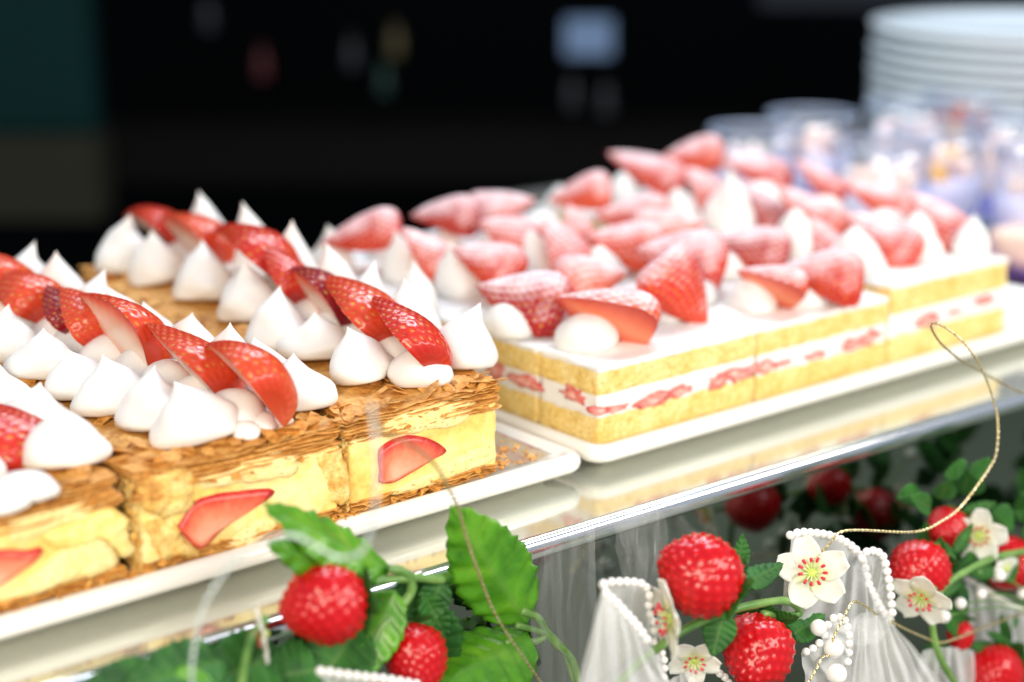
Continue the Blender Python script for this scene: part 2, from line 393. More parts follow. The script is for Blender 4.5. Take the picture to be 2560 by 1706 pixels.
# ------------------------------------------------------------------ piped cream
def cream_mesh(seed, kind):
    if kind == 'kiss':
        prof = [(0, 0), (.70, 0), (.92, .06), (1.0, .2), (1.03, .38), (1.01, .56), (.95, .73), (.86, .91), (.75, 1.09), (.63, 1.26), (.50, 1.42), (.37, 1.57), (.25, 1.70), (.155, 1.81), (.085, 1.90), (.035, 1.98), (.006, 2.04)]
    elif kind == 'mound':
        prof = [(0, 0), (.7, 0), (.93, .06), (1.0, .2), (.96, .36), (.85, .52), (.68, .66), (.48, .76), (.27, .82), (.08, .84), (.01, .84)]
    else:
        prof = [(0, 0), (.7, 0), (.92, .06), (1.0, .2), (.97, .4), (.88, .6), (.76, .8), (.62, 1.0), (.47, 1.18), (.32, 1.33), (.18, 1.44), (.06, 1.5), (.01, 1.51)]
    rr = random.Random(seed); ph = rr.uniform(0, 6.28); bx, by = rr.uniform(-.2, .2), rr.uniform(-.2, .2)
    hk = rr.choice((-1, 1)) * rr.uniform(.15, .55)
    def fn(p, a, k):
        x, y, z = p; r = math.hypot(x, y)
        f = 1 + .12 * math.cos(2 * a + ph + z * .8) * (1 - k) + .06 * N((math.cos(a) * 1.2, math.sin(a) * 1.2, z * 1.5), 1, seed) * 2
        f += .035 * math.sin(3.0 * a + z * 5 + ph) + .02 * N((math.cos(a) * 3, math.sin(a) * 3, z * 4), 1, seed + 2)
        h = max(0, z - .55)
        e = Vector((math.cos(ph), math.sin(ph))) * hk * max(0, z - 1.45) * 1.3
        return (x * f + bx * h * h * .45 + e[0], y * f + by * h * h * .45 + e[1], z + .03 * N(p, 2, seed + 9))
    fine = []
    for (r0, z0), (r1, z1) in zip(prof, prof[1:]): fine += [(r0, z0), ((r0 + r1) / 2, (z0 + z1) / 2)]
    fine.append(prof[-1])
    V, Fc = lathe(fine, 30, fn)
    Fc.append(tuple(len(fine) * 30 - 30 + i for i in range(30)))
    return mesh('piped_cream', V, Fc, CREAM)
KISS = [cream_mesh(i, 'kiss') for i in range(7)]
MOUND = [cream_mesh(20 + i, 'mound') for i in range(4)]
PEAK = [cream_mesh(40 + i, 'peak') for i in range(4)]
def dollop(parent, pos, r, h, ms, lean=(0, 0), i=None):
    m = ms[rnd.randrange(len(ms)) if i is None else i % len(ms)]
    top = max(v.co.z for v in m.vertices) / S
    a = rnd.uniform(0, 6.28)
    Z = Vector((lean[0], lean[1], 1))
    rx = rnd.uniform(.93, 1.08)
    X = Vector((math.cos(a), math.sin(a), 0)); Y = Vector((-math.sin(a), math.cos(a), 0))
    return put('piped_cream', m, parent, frame(pos, X, Y, Z, (r * rx, r / rx, h / top)))

# ------------------------------------------------------------------ strawberries
def berry_mesh(seed, L=1.0, Rr=.40, half=True):
    """half a strawberry: calyx end at the origin, tip at +x, skin dome towards +z; returns skin and cut-face meshes"""
    rr = random.Random(seed); nt, na = 64, 44
    def prof(t):
        if t < .22: return Rr * (.52 + .48 * math.sqrt(max(0, 1 - (1 - t / .22) ** 2)))
        q = (t - .22) / .78
        return Rr * max(0, (1 - q ** 1.5)) ** .88
    rows, cols = 15, 13
    V, seedv, dimv = [], [], []
    bx = rr.uniform(-.04, .04)
    for k in range(nt + 1):
        t = k / nt; t = t * t * (3 - 2 * t) * .35 + t * .65
        r0 = prof(t)
        for i in range(na + 1):
            a = math.pi * i / na
            # seed lattice
            q = t * rows * .95
            row = round(q); off = .5 if row % 2 else 0
            wd = max(4, cols * (r0 / Rr) ** .7)
            u = a / math.pi * wd + off
            du = (u - round(u)) / wd * math.pi * r0; dv = (q - row) / (rows * .95)
            d = math.hypot(du, dv * .85)
            sd = max(0, 1 - (d / .0135) ** 2) if .5 < q < rows * .95 - .5 else 0
            dm = math.exp(-(d / .025) ** 2)
            r = r0 * (1 + .06 * N((t * 2.2, math.cos(a), math.sin(a)), 1.3, seed)) - .024 * dm + .010 * sd
            V.append((t * L, r * math.cos(a), r * math.sin(a) + bx * math.sin(t * 3.1) * 1))
            seedv.append(min(1, sd * 1.5)); dimv.append(dm)
    w1 = na + 1
    Fc = [(k * w1 + i, k * w1 + i + 1, (k + 1) * w1 + i + 1, (k + 1) * w1 + i) for k in range(nt) for i in range(na)]
    Fc = [f[::-1] for f in Fc]
    Fc.append(tuple(range(w1)))
    skin = (V, Fc, {'seed': seedv, 'dimple': dimv})
    # cut face
    CV, rho, CF = [], [], []
    nb = 16
    for k in range(0, nt + 1, 2):
        p1, p0 = V[k * w1], V[k * w1 + na]
        for j in range(nb + 1):
            s = j / nb
            y = p0[1] + (p1[1] - p0[1]) * s; e = abs(2 * s - 1)
            tt = p0[0]
            CV.append((p0[0], y, p0[2] - .006 * (1 - e) + .0))
            endf = max(0, (tt - .72) / .28)
            rho.append(min(1, max(e, endf)))
    wb = nb + 1; K = len(range(0, nt + 1, 2))
    CF = [(k * wb + j, k * wb + j + 1, (k + 1) * wb + j + 1, (k + 1) * wb + j)[::-1] for k in range(K - 1) for j in range(nb)]
    return skin, (CV, CF, {'rho': rho})
BERRY = []
for sd in range(5):
    sk, cf = berry_mesh(sd, 1.0, .36 + .02 * (sd % 3))
    cutm = mesh('cut_face', cf[0], cf[1], FLESH, attr=cf[2])
    skins = {}
    redm = mesh('cut_face', cf[0], cf[1], REDFLESH, attr=cf[2])
    BERRY.append((sk, cutm, skins, redm))
def strawberry(base, tip, dome, width, mat, label, group, var=None, flat=.86):
    """base: calyx end, tip: pointed end, dome: where the round side faces; width in cm is the half-berry's full width"""
    var = rnd.randrange(5) if var is None else var
    sk, cutm, skins, redm = BERRY[var]
    if mat in DUST: cutm = redm
    if mat.name not in skins: skins[mat.name] = mesh('strawberry_half', sk[0], sk[1], mat, attr=sk[2])
    base, tip = Vector(base), Vector(tip)
    L = (tip - base).length; A = (tip - base) / L
    Z = Vector(dome); Z = (Z - A * Z.dot(A)).normalized(); Y = Z.cross(A)
    wf = width / .72
    o = put('strawberry_half', skins[mat.name], None, frame(base, A, Y, Z, (L, wf, wf * flat)))
    tag(o, label, 'strawberry', group)
    c = bpy.data.objects.new('cut_face', cutm); COL.objects.link(c); c.parent = o
    return o

# ------------------------------------------------------------------ mille-feuille
def puff_layer(x0, x1, y0, y1, z0, z1, n, seed, out=.22, h=.22):
    parts = []
    for k in range(n):
        za = z0 + (z1 - z0) * (k + .15 * rnd.uniform(-1, 1)) / n; th = (z1 - z0) / n * rnd.uniform(.35, .85)
        nx = int((x1 - x0) / h); ny = int((y1 - y0) / (h * 1.6)); st = (nx, ny, 2)
        rings = []
        base = rring(x0, x1, y0, y1, 0, .2, st)
        cx, cy = (x0 + x1) / 2, (y0 + y1) / 2
        def edge(ins, dz, am):
            r = []
            for (x, y, _), (bx, by, _) in zip(rring(x0 + ins, x1 - ins, y0 + ins, y1 - ins, 0, max(.2 - ins, .02), st), base):
                o_ = (N((bx, by, k * 5.1), .45, seed) * 1.1 + N((bx, by, k * 5.1), 1.3, seed) * .45 + .25 * N((bx, by, k * 3.1), 4.5, seed) - .1) * out * am
                dx, dy = 0, 0
                if by <= y0 + .21: dy = -1
                elif by >= y1 - .21: dy = 1
                if bx <= x0 + .21: dx = -1
                elif bx >= x1 - .21: dx = 1
                wz = .13 * N((bx, by, k * .8), .45, seed + 4) + .05 * N((bx, by, k * 3.), 1.1, seed + 6)
                r.append((x + dx * o_, y + dy * o_, za + dz + wz))
            return r
        rings = [edge(1.4, 0, 0), edge(.5, 0, .6), edge(0, th * .25, 1), edge(.01, th * .8, 1), edge(.3, th, .7), edge(1.0, th, .3), edge((x1 - x0) * .25, th, 0), edge((x1 - x0) * .49, th, 0)]
        parts.append(loft(rings))
    return join(*parts)
def flakes(n, fn, seed, smin=.15, smax=.5):
    rr = random.Random(seed); V, Fc = [], []
    for _ in range(n):
        p, nrm = fn(rr); p = Vector(p); nrm = Vector(nrm).normalized()
        a = nrm.orthogonal().normalized(); b = nrm.cross(a); th = rr.uniform(0, 6.28)
        u = a * math.cos(th) + b * math.sin(th); v = nrm.cross(u)
        nrm2 = (nrm + u * rr.uniform(-.55, .55) + v * rr.uniform(-.55, .55)).normalized()
        u = (u - nrm2 * u.dot(nrm2)).normalized(); v = nrm2.cross(u)
        s1, s2 = rr.uniform(smin, smax), rr.uniform(smin, smax) * .7
        o = len(V); K = 6; cb = rr.uniform(-.25, .25)
        for top in (0, 1):
            for i in range(K):
                ang = 2 * math.pi * i / K; q = rr.uniform(.6, 1.1) if top == 0 else 1
                if top == 0: rs = q if i == 0 else q
                x, y = math.cos(ang) * s1 * q, math.sin(ang) * s2 * q
                if top == 1: x, y = V2[i]
                elif i == 0: V2 = [(x, y)]
                else: V2.append((x, y))
                V.append(tuple(p + u * x + v * y + nrm2 * (cb * (x * x) / max(s1, .01) + top * .03)))
        Fc.append(tuple(o + i for i in range(K))[::-1]); Fc.append(tuple(o + K + i for i in range(K)))
        for i in range(K): j = (i + 1) % K; Fc.append((o + i, o + j, o + K + j, o + K + i))
    return V, Fc
def fan_slice(pts, depth, y, seed, centre):
    """cut strawberry in the front face: outline pts (x, z), proud of the face"""
    P = [Vector((q.x, q.z)) for q in pts]; c = Vector((centre.x, centre.z))
    # refine outline
    sp = smooth_path([Vector((p.x, 0, p.y)) for p in P] + [Vector((P[0].x, 0, P[0].y))], 4)[:-1]
    V, Fc, rho = [], [], []; n = len(sp)
    for k in range(7):
        s = k / 6
        for i, q in enumerate(sp):
            x, z = c.x + (q.x - c.x) * s, c.y + (q.z - c.y) * s
            V.append((x, y - .05 - .06 * (1 - s ** 3) + .03 * N((x, 0, z), 2.5, seed), z)); rho.append(s)
    for i, q in enumerate(sp): V.append((q.x, y + depth, q.z)); rho.append(1)
    for k in range(7):
        for i in range(n): j = (i + 1) % n; Fc.append((k * n + i, (k + 1) * n + i, (k + 1) * n + j, k * n + j))
    return V, Fc, rho

def mille(x0, x1, y0, y1, ztop, label, seed, skew=0.0):
    def obj_(name, V, *a, **k): return obj(name, [(p[0] + skew * (p[1] - y0), p[1], p[2]) for p in V], *a, **k)
    r = thing('mille_feuille', label, 'pastry', ((x0 + x1) / 2, (y0 + y1) / 2, .5), 'flaky custard pastries on the left tray')
    V, Fc = slab(x0 + .12, x1 - .12, y0 + .1, y1 - .1, 1.2, ztop - 1.1, h=.2, rad=.12, corner=.3, amp=.13, fr=.8, seed=seed, amp2=.09)
    obj_('custard', V, Fc, CUSTARD, r)
    V, Fc = puff_layer(x0, x1, y0, y1, .78, 1.4, 4, seed, .32); obj_('puff_pastry_base', V, Fc, PUFF, r, smooth=False)
    V, Fc = puff_layer(x0 - .05, x1 + .05, y0 - .1, y1, ztop - 1.35, ztop, 9, seed + 11, .34); obj_('puff_pastry_top', V, Fc, PUFF, r, smooth=False)
    # crumbling pastry on the left side and the vertical corners
    def on_left(rr):
        z = rr.uniform(.9, ztop - .6); y = y0 + (rr.random() ** 1.6) * (y1 - y0)
        return (x0 + rr.uniform(-.16, .12), y, z), (-1, rr.uniform(-.4, .4), rr.uniform(-.5, .6))
    V, Fc = flakes(1500, on_left, int(seed * 10) + 1, .08, .26); o = obj_('side_flakes', V, Fc, CRUST, r, smooth=False); o['kind'] = 'stuff'
    def on_top(rr):
        return (rr.uniform(x0, x1), y0 + (rr.random() ** 1.5) * (y1 - y0), ztop + rr.uniform(.0, .08)), (rr.uniform(-.2, .2), rr.uniform(-.2, .2), 3)
    V, Fc = flakes(150, on_top, int(seed * 10) + 2, .3, 1.0); o = obj_('top_flakes', V, Fc, PUFF, r, smooth=False); o['kind'] = 'stuff'
    def on_edge(rr):
        return (rr.uniform(x0, x1), y0 + rr.uniform(-.3, .15), rr.choice((rr.uniform(ztop - 1.35, ztop), rr.uniform(.75, 1.4)))), (rr.uniform(-.2, .2), -.2, 3)
    V, Fc = flakes(40, on_edge, int(seed * 10) + 3, .15, .45); o = obj_('edge_flakes', V, Fc, PUFF, r, smooth=False); o['kind'] = 'stuff'
    return r
def blob(parent, name, pts, y, depth, mat, amp=.12, seed=0, bulge=.12):
    """a lump in the front face with outline pts (pixels measured on the front plane)"""
    Q = [aty(px, py, y) for px, py in pts]
    c = sum(Q, Vector()) / len(Q); sp = smooth_path(Q + [Q[0]], 7)[:-1]; V, Fc = [], []; n = len(sp)
    K = 9
    for k in range(K):
        s = k / (K - 1)
        for q in sp:
            x, z = c.x + (q.x - c.x) * s, c.z + (q.z - c.z) * s
            d = NV((x, 0, z), 1.6, seed) * amp + NV((x, 0, z), 4, seed) * amp * .5 + NV((x, 0, z), 9, seed) * amp * .3
            V.append((x + d[0] * s, y - bulge * (1 - s ** 3) + .12 * s ** 8 + d[1] * .8, z + d[2] * s))
    for q in sp: V.append((q.x, y + depth, q.z))
    for k in range(K):
        for i in range(n): j = (i + 1) % n; Fc.append((k * n + i, (k + 1) * n + i, (k + 1) * n + j, k * n + j))
    return obj(name, V, Fc, mat, parent)
def cutberry(parent, pts, c, y, seed):
    Q = [aty(px, py, y) for px, py in pts]
    V, Fc, rho = fan_slice(Q, .8, y, seed, aty(*c, y)); return obj('strawberry_slice', V, Fc, FILLBERRY, parent, attr={'rho': rho})

ZT = 5.5
M3 = mille(-14.35, -5.2, 1.0, 37, ZT, 'flaky custard pastry at the right end with a red strawberry dome inside', 1.3, .125)
M2 = mille(-25.0, -14.8, .75, 35, ZT, 'middle flaky custard pastry with crumbling left corner and a strawberry wedge', 2.7)
M1 = mille(-36.5, -25.7, .9, 35, ZT, 'leftmost flaky custard pastry with thick pale sponge and smeared custard', 4.9)
# end pastry's face
blob(M3, 'sponge', [(935, 1040), (1030, 1020), (1120, 1006), (1185, 1000), (1188, 1028), (1160, 1062), (1090, 1078), (1000, 1092), (940, 1090)], 1.02, .6, PALE, .06, 1)
blob(M3, 'sponge', [(1075, 1182), (1150, 1140), (1225, 1115), (1238, 1150), (1180, 1175), (1090, 1212), (1000, 1240), (985, 1228)], 1.02, .6, PALE, .06, 2)
cutberry(M3, [(952, 1208), (950, 1160), (956, 1125), (985, 1102), (1030, 1090), (1075, 1098), (1108, 1118), (1112, 1132), (1080, 1150), (1030, 1180), (985, 1205)], (985, 1190), .95, 1)
# middle pastry's face
blob(M2, 'sponge', [(480, 1192), (560, 1170), (640, 1148), (720, 1130), (752, 1150), (740, 1190), (660, 1205), (560, 1218), (490, 1225)], .78, .6, PALE, .07, 3)
blob(M2, 'sponge', [(560, 1368), (610, 1320), (660, 1290), (700, 1290), (690, 1325), (640, 1360), (590, 1392)], .78, .6, PALE, .06, 4)
blob(M2, 'crumbled_corner', [(352, 1225), (400, 1180), (465, 1172), (490, 1215), (482, 1270), (440, 1290), (380, 1290)], .62, .9, CRUST, .26, 5, .2)
blob(M2, 'crumbled_corner', [(360, 1310), (430, 1300), (450, 1340), (500, 1380), (470, 1400), (400, 1390)], .7, .9, CRUST, .22, 6, .15)
blob(M2, 'crumbled_corner', [(790, 1130), (850, 1115), (870, 1170), (874, 1250), (840, 1262), (805, 1200)], .80, .7, CRUST, .16, 7, .03)
cutberry(M2, [(446, 1322), (466, 1290), (486, 1258), (530, 1240), (590, 1232), (650, 1226), (684, 1226), (672, 1245), (620, 1280), (560, 1320), (510, 1368), (480, 1360)], (500, 1350), .7, 2)
# left pastry's face
blob(M1, 'sponge', [(5, 1330), (40, 1300), (120, 1268), (200, 1250), (238, 1256), (235, 1295), (170, 1312), (80, 1345), (10, 1362)], .92, .7, PALE, .06, 8)
blob(M1, 'sponge', [(15, 1500), (80, 1440), (170, 1370), (250, 1345), (292, 1362), (298, 1410), (250, 1440), (150, 1465), (60, 1500)], .86, .8, PALE, .08, 9, .2)
blob(M1, 'custard_smear', [(110, 1345), (200, 1300), (270, 1270), (325, 1300), (318, 1330), (345, 1385), (310, 1395), (285, 1350), (230, 1345), (150, 1372)], .82, .6, CUSTARD, .18, 10, .2)
cutberry(M1, [(-40, 1420), (-20, 1382), (30, 1376), (70, 1380), (106, 1372), (92, 1398), (50, 1430), (0, 1462), (-40, 1480)], (-20, 1460), .84, 3)

# piped cream in rows: base and tip as measured on the photograph, radius
def crow(parent, rows):
    for bx, by, tx, ty, r in rows:
        p = atz(bx, by, ZT - .05); d = (p - CAM).dot(FW)
        q = CAM + ray(tx, ty) * (d + .35); v = q - p
        h = max(1.6, v.z + .3); dollop(parent, p, r * 1.1, h, KISS, (v.x / h * .8, v.y / h * .8))
crow(M3, [(312, 682, 292, 547, 1.5), (398, 707, 365, 587, 1.38), (512, 752, 463, 615, 1.5), (625, 802, 593, 664, 1.58), (702, 868, 666, 734, 1.6), (795, 896, 772, 792, 1.6), (907, 951, 870, 827, 1.58),
          (528, 655, 522, 486, 1.5), (641, 706, 634, 513, 1.4), (737, 752, 729, 560, 1.45), (844, 802, 836, 615, 1.5), (930, 842, 922, 662, 1.4), (1027, 886, 1017, 707, 1.55), (1159, 918, 1153, 767, 1.4)])
crow(M2, [(15, 905, 8, 772, 1.5), (108, 948, 77, 835, 1.6), (202, 990, 188, 882, 1.6), (290, 1030, 287, 898, 1.65), (388, 1060, 364, 934, 1.7), (497, 1098, 459, 959, 1.7),
          (75, 757, 63, 616, 1.4), (154, 790, 143, 637, 1.4), (244, 830, 233, 685, 1.4), (308, 858, 297, 724, 1.45), (382, 892, 371, 764, 1.5), (464, 930, 453, 789, 1.5), (575, 978, 570, 815, 1.55), (662, 985, 647, 856, 1.5), (742, 1022, 727, 896, 1.55)])
crow(M1, [(165, 1160, 162, 1018, 1.5), (78, 1090, 65, 970, 1.6), (12, 1040, 15, 932, 1.5), (-60, 985, -70, 880, 1.5)])
for par, lst in ((M3, [(1035, 948, 1.15, .8), (1075, 930, .75, .7), (990, 900, 1.1, 1.4)]), (M2, [(640, 1070, 1.0, .8), (690, 1060, .85, .7), (590, 1040, 1.1, 1.3), (610, 1090, .8, .7)]), (M1, [(60, 1245, 1.2, 1.1), (5, 1270, 1.1, .9)])):
    for px, py, r, h in lst: dollop(par, atz(px, py, ZT - .03), r, h, MOUND)
# cream ridge down the middle under the berries
for par, xc, sk_ in ((M3, -8.6, .125), (M2, -18.6, 0), (M1, -31, 0)):
    for k in range(11):
        y = 3.4 + k * 3.0; dollop(par, (xc + sk_ * y + rnd.uniform(-.2, .2), y, ZT - .05), 1.5, 1.7, MOUND)

# strawberries on the pastries: calyx end pixel, tip pixel, plane x, width, dome bias, skin, label
TOP = 'strawberry halves laid along the pastries'
def lay(bp, tp, X, wd, mat, label, lift=0, view=-.12, dx=0.0):
    k = .125 if X > -12 else 0; c = -8.9 + (X + 9.3) if k else X + .7
    b, t_ = atp(*bp, c, k), atp(*tp, c, k)
    v = -FW
    strawberry(b, t_, RT * .72 + Vector((0, 0, 1)) * .62 + v * (view + .04), wd * 1.2, mat, label, TOP, None, rnd.uniform(.76, .92))
lay((1068, 925), (930, 738), -9.3, 3.5, SKIN[1], 'glossy deep red strawberry half at the front of the end pastry', view=-0.16)
lay((962, 868), (800, 690), -9.4, 3.7, SKIN[0], 'bright red strawberry half second from the front on the end pastry', view=.05)
lay((848, 808), (715, 672), -9.5, 3.4, SKIN[2], 'dark crimson strawberry half with pale cut side third on the end pastry', view=-0.50)
lay((742, 765), (662, 600), -9.6, 3.0, SKIN[1], 'narrow dark strawberry half wedged fourth on the end pastry', view=-.15)
lay((690, 702), (530, 575), -9.7, 3.8, SKIN[1], 'plump pinkish red strawberry half fifth on the end pastry', view=.0)
lay((535, 648), (395, 545), -9.8, 3.5, SKIN[0], 'soft focus strawberry half with orange cut side second from the back on the end pastry', view=-0.48)
lay((425, 606), (312, 540), -9.8, 3.1, SKIN[1], 'thin strawberry half at the far back of the end pastry', view=-.1)
lay((672, 1022), (512, 862), -19.4, 3.4, SKIN[0], 'orange red strawberry half at the front of the middle pastry', view=-0.36)
lay((550, 1000), (362, 806), -19.5, 3.5, SKIN[0], 'long strawberry half with many yellow seeds second on the middle pastry', view=-0.34)
lay((368, 905), (196, 738), -19.6, 3.7, SKIN[0], 'strawberry half showing a wide white cut face on the middle pastry', view=-0.85)
lay((238, 880), (150, 718), -19.6, 3.0, SKIN[0], 'thin strawberry half pressed behind the wide white cut face on the middle pastry', view=-.1)
lay((190, 845), (118, 712), -19.7, 2.8, SKIN[2], 'dark red narrow strawberry half in the middle pastry row', view=.0)
lay((112, 815), (15, 675), -19.8, 3.6, SKIN[0], 'broad orange strawberry half near the left frame edge on the middle pastry', view=.1)
lay((32, 765), (-60, 640), -19.9, 3.3, SKIN[0], 'strawberry half cut off by the left frame edge on the middle pastry', view=.1)
lay((72, 1222), (-50, 1005), -28.6, 4.6, SKIN[1], 'dark red strawberry half at the front of the leftmost pastry', view=.1)

# crumbs on the tray
def crumbs(rr):
    return (-5.0 + rr.random() ** 2 * 3.0, rr.uniform(1.2, 4.5), .82 + rr.random() * .12), (rr.uniform(-.5, .5), rr.uniform(-.5, .5), 1)
V, Fc = flakes(90, crumbs, 5, .08, .28); o = obj('pastry_crumbs', V, Fc, PUFF, smooth=False); tag(o, 'golden flaky crumbs scattered on the silver film by the end pastry', 'crumbs', kind='stuff')
def crumbs2(rr):
    return (rr.choice((rr.gauss(-25.3, .6), rr.gauss(-15, .5), rr.uniform(-36, -6))), rr.uniform(.4, 1.3), .76 + rr.random() * .3), (rr.uniform(-.5, .5), rr.uniform(-.8, .2), 1)
V, Fc = flakes(260, crumbs2, 6, .1, .35); o = obj('pastry_crumbs', V, Fc, PUFF, smooth=False); tag(o, 'golden flaky crumbs along the tray rim under the pastry fronts', 'crumbs', kind='stuff')

# ------------------------------------------------------------------ shortcake
XS = [(1.25, 13.2, 4.95), (13.35, 24.9, 4.95), (25.05, 37.0, 5.65)]
YS = [(.95, 5.6), (5.72, 14.5), (14.65, 24), (24.15, 34)]
CAKES = {}
names = {0: 'left', 1: 'middle', 2: 'right'}
order = {0: 'in the front row beside the tray rim', 1: 'in the second row from the tray front', 2: 'in the third row from the tray front', 3: 'in the last row towards the dark room'}
side = {0: 'strawberry shortcake piece nearest the pastries', 1: 'strawberry shortcake piece of the middle column', 2: 'taller strawberry shortcake piece nearest the glass cups'}
for i, (x0, x1, zt) in enumerate(XS):
    for j, (y0, y1) in enumerate(YS):
        dz = zt - 4.95
        r = thing('shortcake', side[i] + ' ' + order[j], 'cake', ((x0 + x1) / 2, (y0 + y1) / 2, .45), 'pieces of layered strawberry sponge cake')
        sd = i * 5.3 + j * 1.7
        V, Fc = slab(x0, x1, y0, y1, .74, 2.2 + dz * .3, h=.25, rad=.1, corner=.15, amp=.09, fr=2.0, seed=sd, amp2=.08, top=False); obj('sponge_base', V, Fc, SPONGE, r)
        V, Fc = slab(x0 + .07, x1 - .07, y0 + .07, y1 - .07, 2.1 + dz * .3, 3.45 + dz * .5, h=.3, rad=.05, corner=.12, amp=.12, fr=1.3, seed=sd, top=False, amp2=.05); obj('cream_filling', V, Fc, CREAM, r)
        V, Fc = slab(x0, x1, y0, y1, 3.4 + dz * .5, 4.72 + dz, h=.25, rad=.1, corner=.15, amp=.09, fr=2.0, seed=sd + 2, amp2=.08, top=False); obj('sponge_top', V, Fc, SPONGE, r)
        V, Fc = slab(x0 - .02, x1 + .02, y0 - .03, y1, 4.58 + dz, 4.98 + dz, h=.25, rad=.16, corner=.2, amp=.09, fr=1.1, seed=sd + 5, top_amp=.12, amp2=.05); obj('cream_topping', V, Fc, CREAM, r)
        CAKES[i, j] = r
def cake_at(p):
    i = 0 if p.x < 13.3 else 1 if p.x < 25 else 2
    j = 0 if p.y < 5.66 else 1 if p.y < 14.6 else 2 if p.y < 24.1 else 3
    return CAKES[i, j], XS[i][2]
# strawberry pieces showing in the filling
def fill(px, py, wpx, hpx, tilt, left=False, flip=1):
    K = 16; rr = random.Random(px); pts = []; wpx *= 1.28; hpx *= 1.15
    for i in range(K):
        a = 2 * math.pi * i / K; q = rr.uniform(.55, 1.12)
        x, y = math.cos(a) * wpx / 2 * q, math.sin(a) * hpx / 2 * q * (1 if math.sin(a) < 0 else .8)
        ca, sa = math.cos(math.radians(tilt)), math.sin(math.radians(tilt))
        X, Y = px + x * ca + y * sa, py - x * sa + y * ca
        pts.append(atx(X, Y, 1.3) if left else aty(X, Y, 1.0))
    c = sum(pts, Vector()) / K; n = Vector((-1, 0, 0)) if left else Vector((0, -1, 0))
    V, Fc, rho = [], [], []
    for k in range(5):
        s = k / 4
        for p in pts:
            q = c.lerp(p, s); V.append(tuple(q + n * (.06 + .05 * (1 - s * s) + .04 * N(q, 3)))); rho.append(.2 + .6 * s + rr.uniform(-.15, .2))
    for p in pts: V.append(tuple(p - n * .3)); rho.append(1)
    for k in range(5):
        for i in range(K): j = (i + 1) % K; Fc.append((k * K + i, (k + 1) * K + i, (k + 1) * K + j, k * K + j))
    par = CAKES[0, 0 if c.y < 5.66 else 1] if left else cake_at(c)[0]
    obj('strawberry_slice', V, Fc, FILLPINK, par, attr={'rho': rho})
for q in [(1500, 1027, 40, 26, 0), (1540, 1022, 56, 24, 12), (1630, 1002, 90, 36, 18), (1700, 980, 60, 26, 20), (1795, 958, 50, 36, 25), (1842, 938, 64, 44, 18), (1912, 918, 66, 34, 14), (2034, 892, 56, 20, 12), (2130, 862, 52, 30, 18), (2170, 848, 56, 34, 30), (2318, 803, 56, 34, 10), (2462, 752, 50, 24, 12), (1960, 908, 34, 14, 14), (2385, 782, 34, 12, 12)]: fill(*q)
for q in [(1310, 955, 84, 34, -24), (1432, 988, 58, 42, -30), (1240, 932, 40, 44, -30)]: fill(*q, left=True)
# piped cream on the cakes: base pixel, radius, height, type
for px, py, r, h, ms in [(1555, 505, 1.9, 2.3, PEAK), (1400, 528, 1.7, 2.0, PEAK), (1695, 560, 2.0, 2.6, PEAK), (1822, 575, 2.2, 4.4, KISS), (1985, 640, 2.3, 3.2, PEAK), (2135, 680, 2.3, 2.9, PEAK),
                         (2290, 640, 2.1, 3.0, PEAK), (2425, 640, 1.6, 2.9, KISS), (1500, 700, 2.2, 2.2, PEAK), (1010, 700, 2.1, 3.2, KISS), (1145, 735, 2.2, 3.3, KISS), (1330, 690, 2.0, 3.0, PEAK), (1040, 800, 1.6, 3.5, KISS),
                         (835, 670, 1.9, 2.9, KISS), (1275, 832, 1.75, 1.9, MOUND), (1465, 868, 1.7, 1.9, MOUND), (1650, 795, 2.2, 2.6, PEAK), (1880, 770, 2.0, 2.3, PEAK), (1800, 690, 2.0, 2.0, MOUND),
                         (1120, 640, 1.8, 2.3, PEAK), (1240, 625, 1.8, 2.2, PEAK), (1580, 610, 1.9, 2.0, MOUND), (1900, 530, 2.0, 2.3, MOUND), (2050, 565, 2.0, 2.2, MOUND), (960, 640, 1.7, 2.4, PEAK), (2010, 760, 1.6, 1.6, MOUND), (1720, 750, 1.9, 1.8, MOUND), (1440, 640, 1.9, 1.8, MOUND), (1350, 590, 1.8, 1.8, MOUND), (2210, 600, 1.8, 2.2, MOUND)]:
    p = atz(px, py, 4.95); par, zt = cake_at(p); r *= 1.0 if ms is MOUND else .74
    if zt > 5: p = atz(px, py, zt)
    p.z -= .06; dollop(par, p, r, h, ms)
# strawberries on the cakes, in photograph pixels / 1.088: (centre, tip direction degrees, length px, width cm, dome weights up/view/right, skin, centre height, label)
CAKE_B = 'sugar dusted strawberry halves on the sponge cakes'
UPV = Vector((0, 0, 1))
def cb(cx, cy, ang, ln, wd, up, vw, rt, mi, z, label, dk=0.0):
    wd *= 1.08; ln *= 1.08
    c = atz(cx * 1.088, cy * 1.088, z); depth = (c - CAM).dot(FW); k = depth / F_PX
    a = math.radians(ang); A = RT * math.cos(a) + UP * math.sin(a) + FW * dk
    h = A * (ln * 1.088 * k / 2)
    strawberry(c - h, c + h, UPV * up - FW * vw + RT * rt, wd, DUST[mi], label, CAKE_B)
cb(830, 548, 188, 178, 4.0, 1, .25, .1, 1, 7.0, 'sugared strawberry half pointing left at the far left end of the cakes')
cb(972, 585, 128, 150, 3.8, .7, .1, .7, 0, 6.9, 'orange sugared strawberry half slanting down behind the end pastry cream')
cb(1020, 508, 172, 150, 3.8, 1, .3, .1, 2, 7.4, 'rosy sugared strawberry half against the dark wall above the cake left end')
cb(1158, 485, 20, 150, 4.0, 1, .3, .0, 2, 7.2, 'purplish pink sugared strawberry half on the crest of the cake left end')
cb(1112, 615, 150, 165, 4.2, .9, .35, .4, 1, 6.8, 'red sugared strawberry half above the white peak beside the end pastry')
cb(1160, 552, 145, 140, 3.8, .9, .3, .4, 0, 6.9, 'orange sided sugared strawberry half under the purplish pink one')
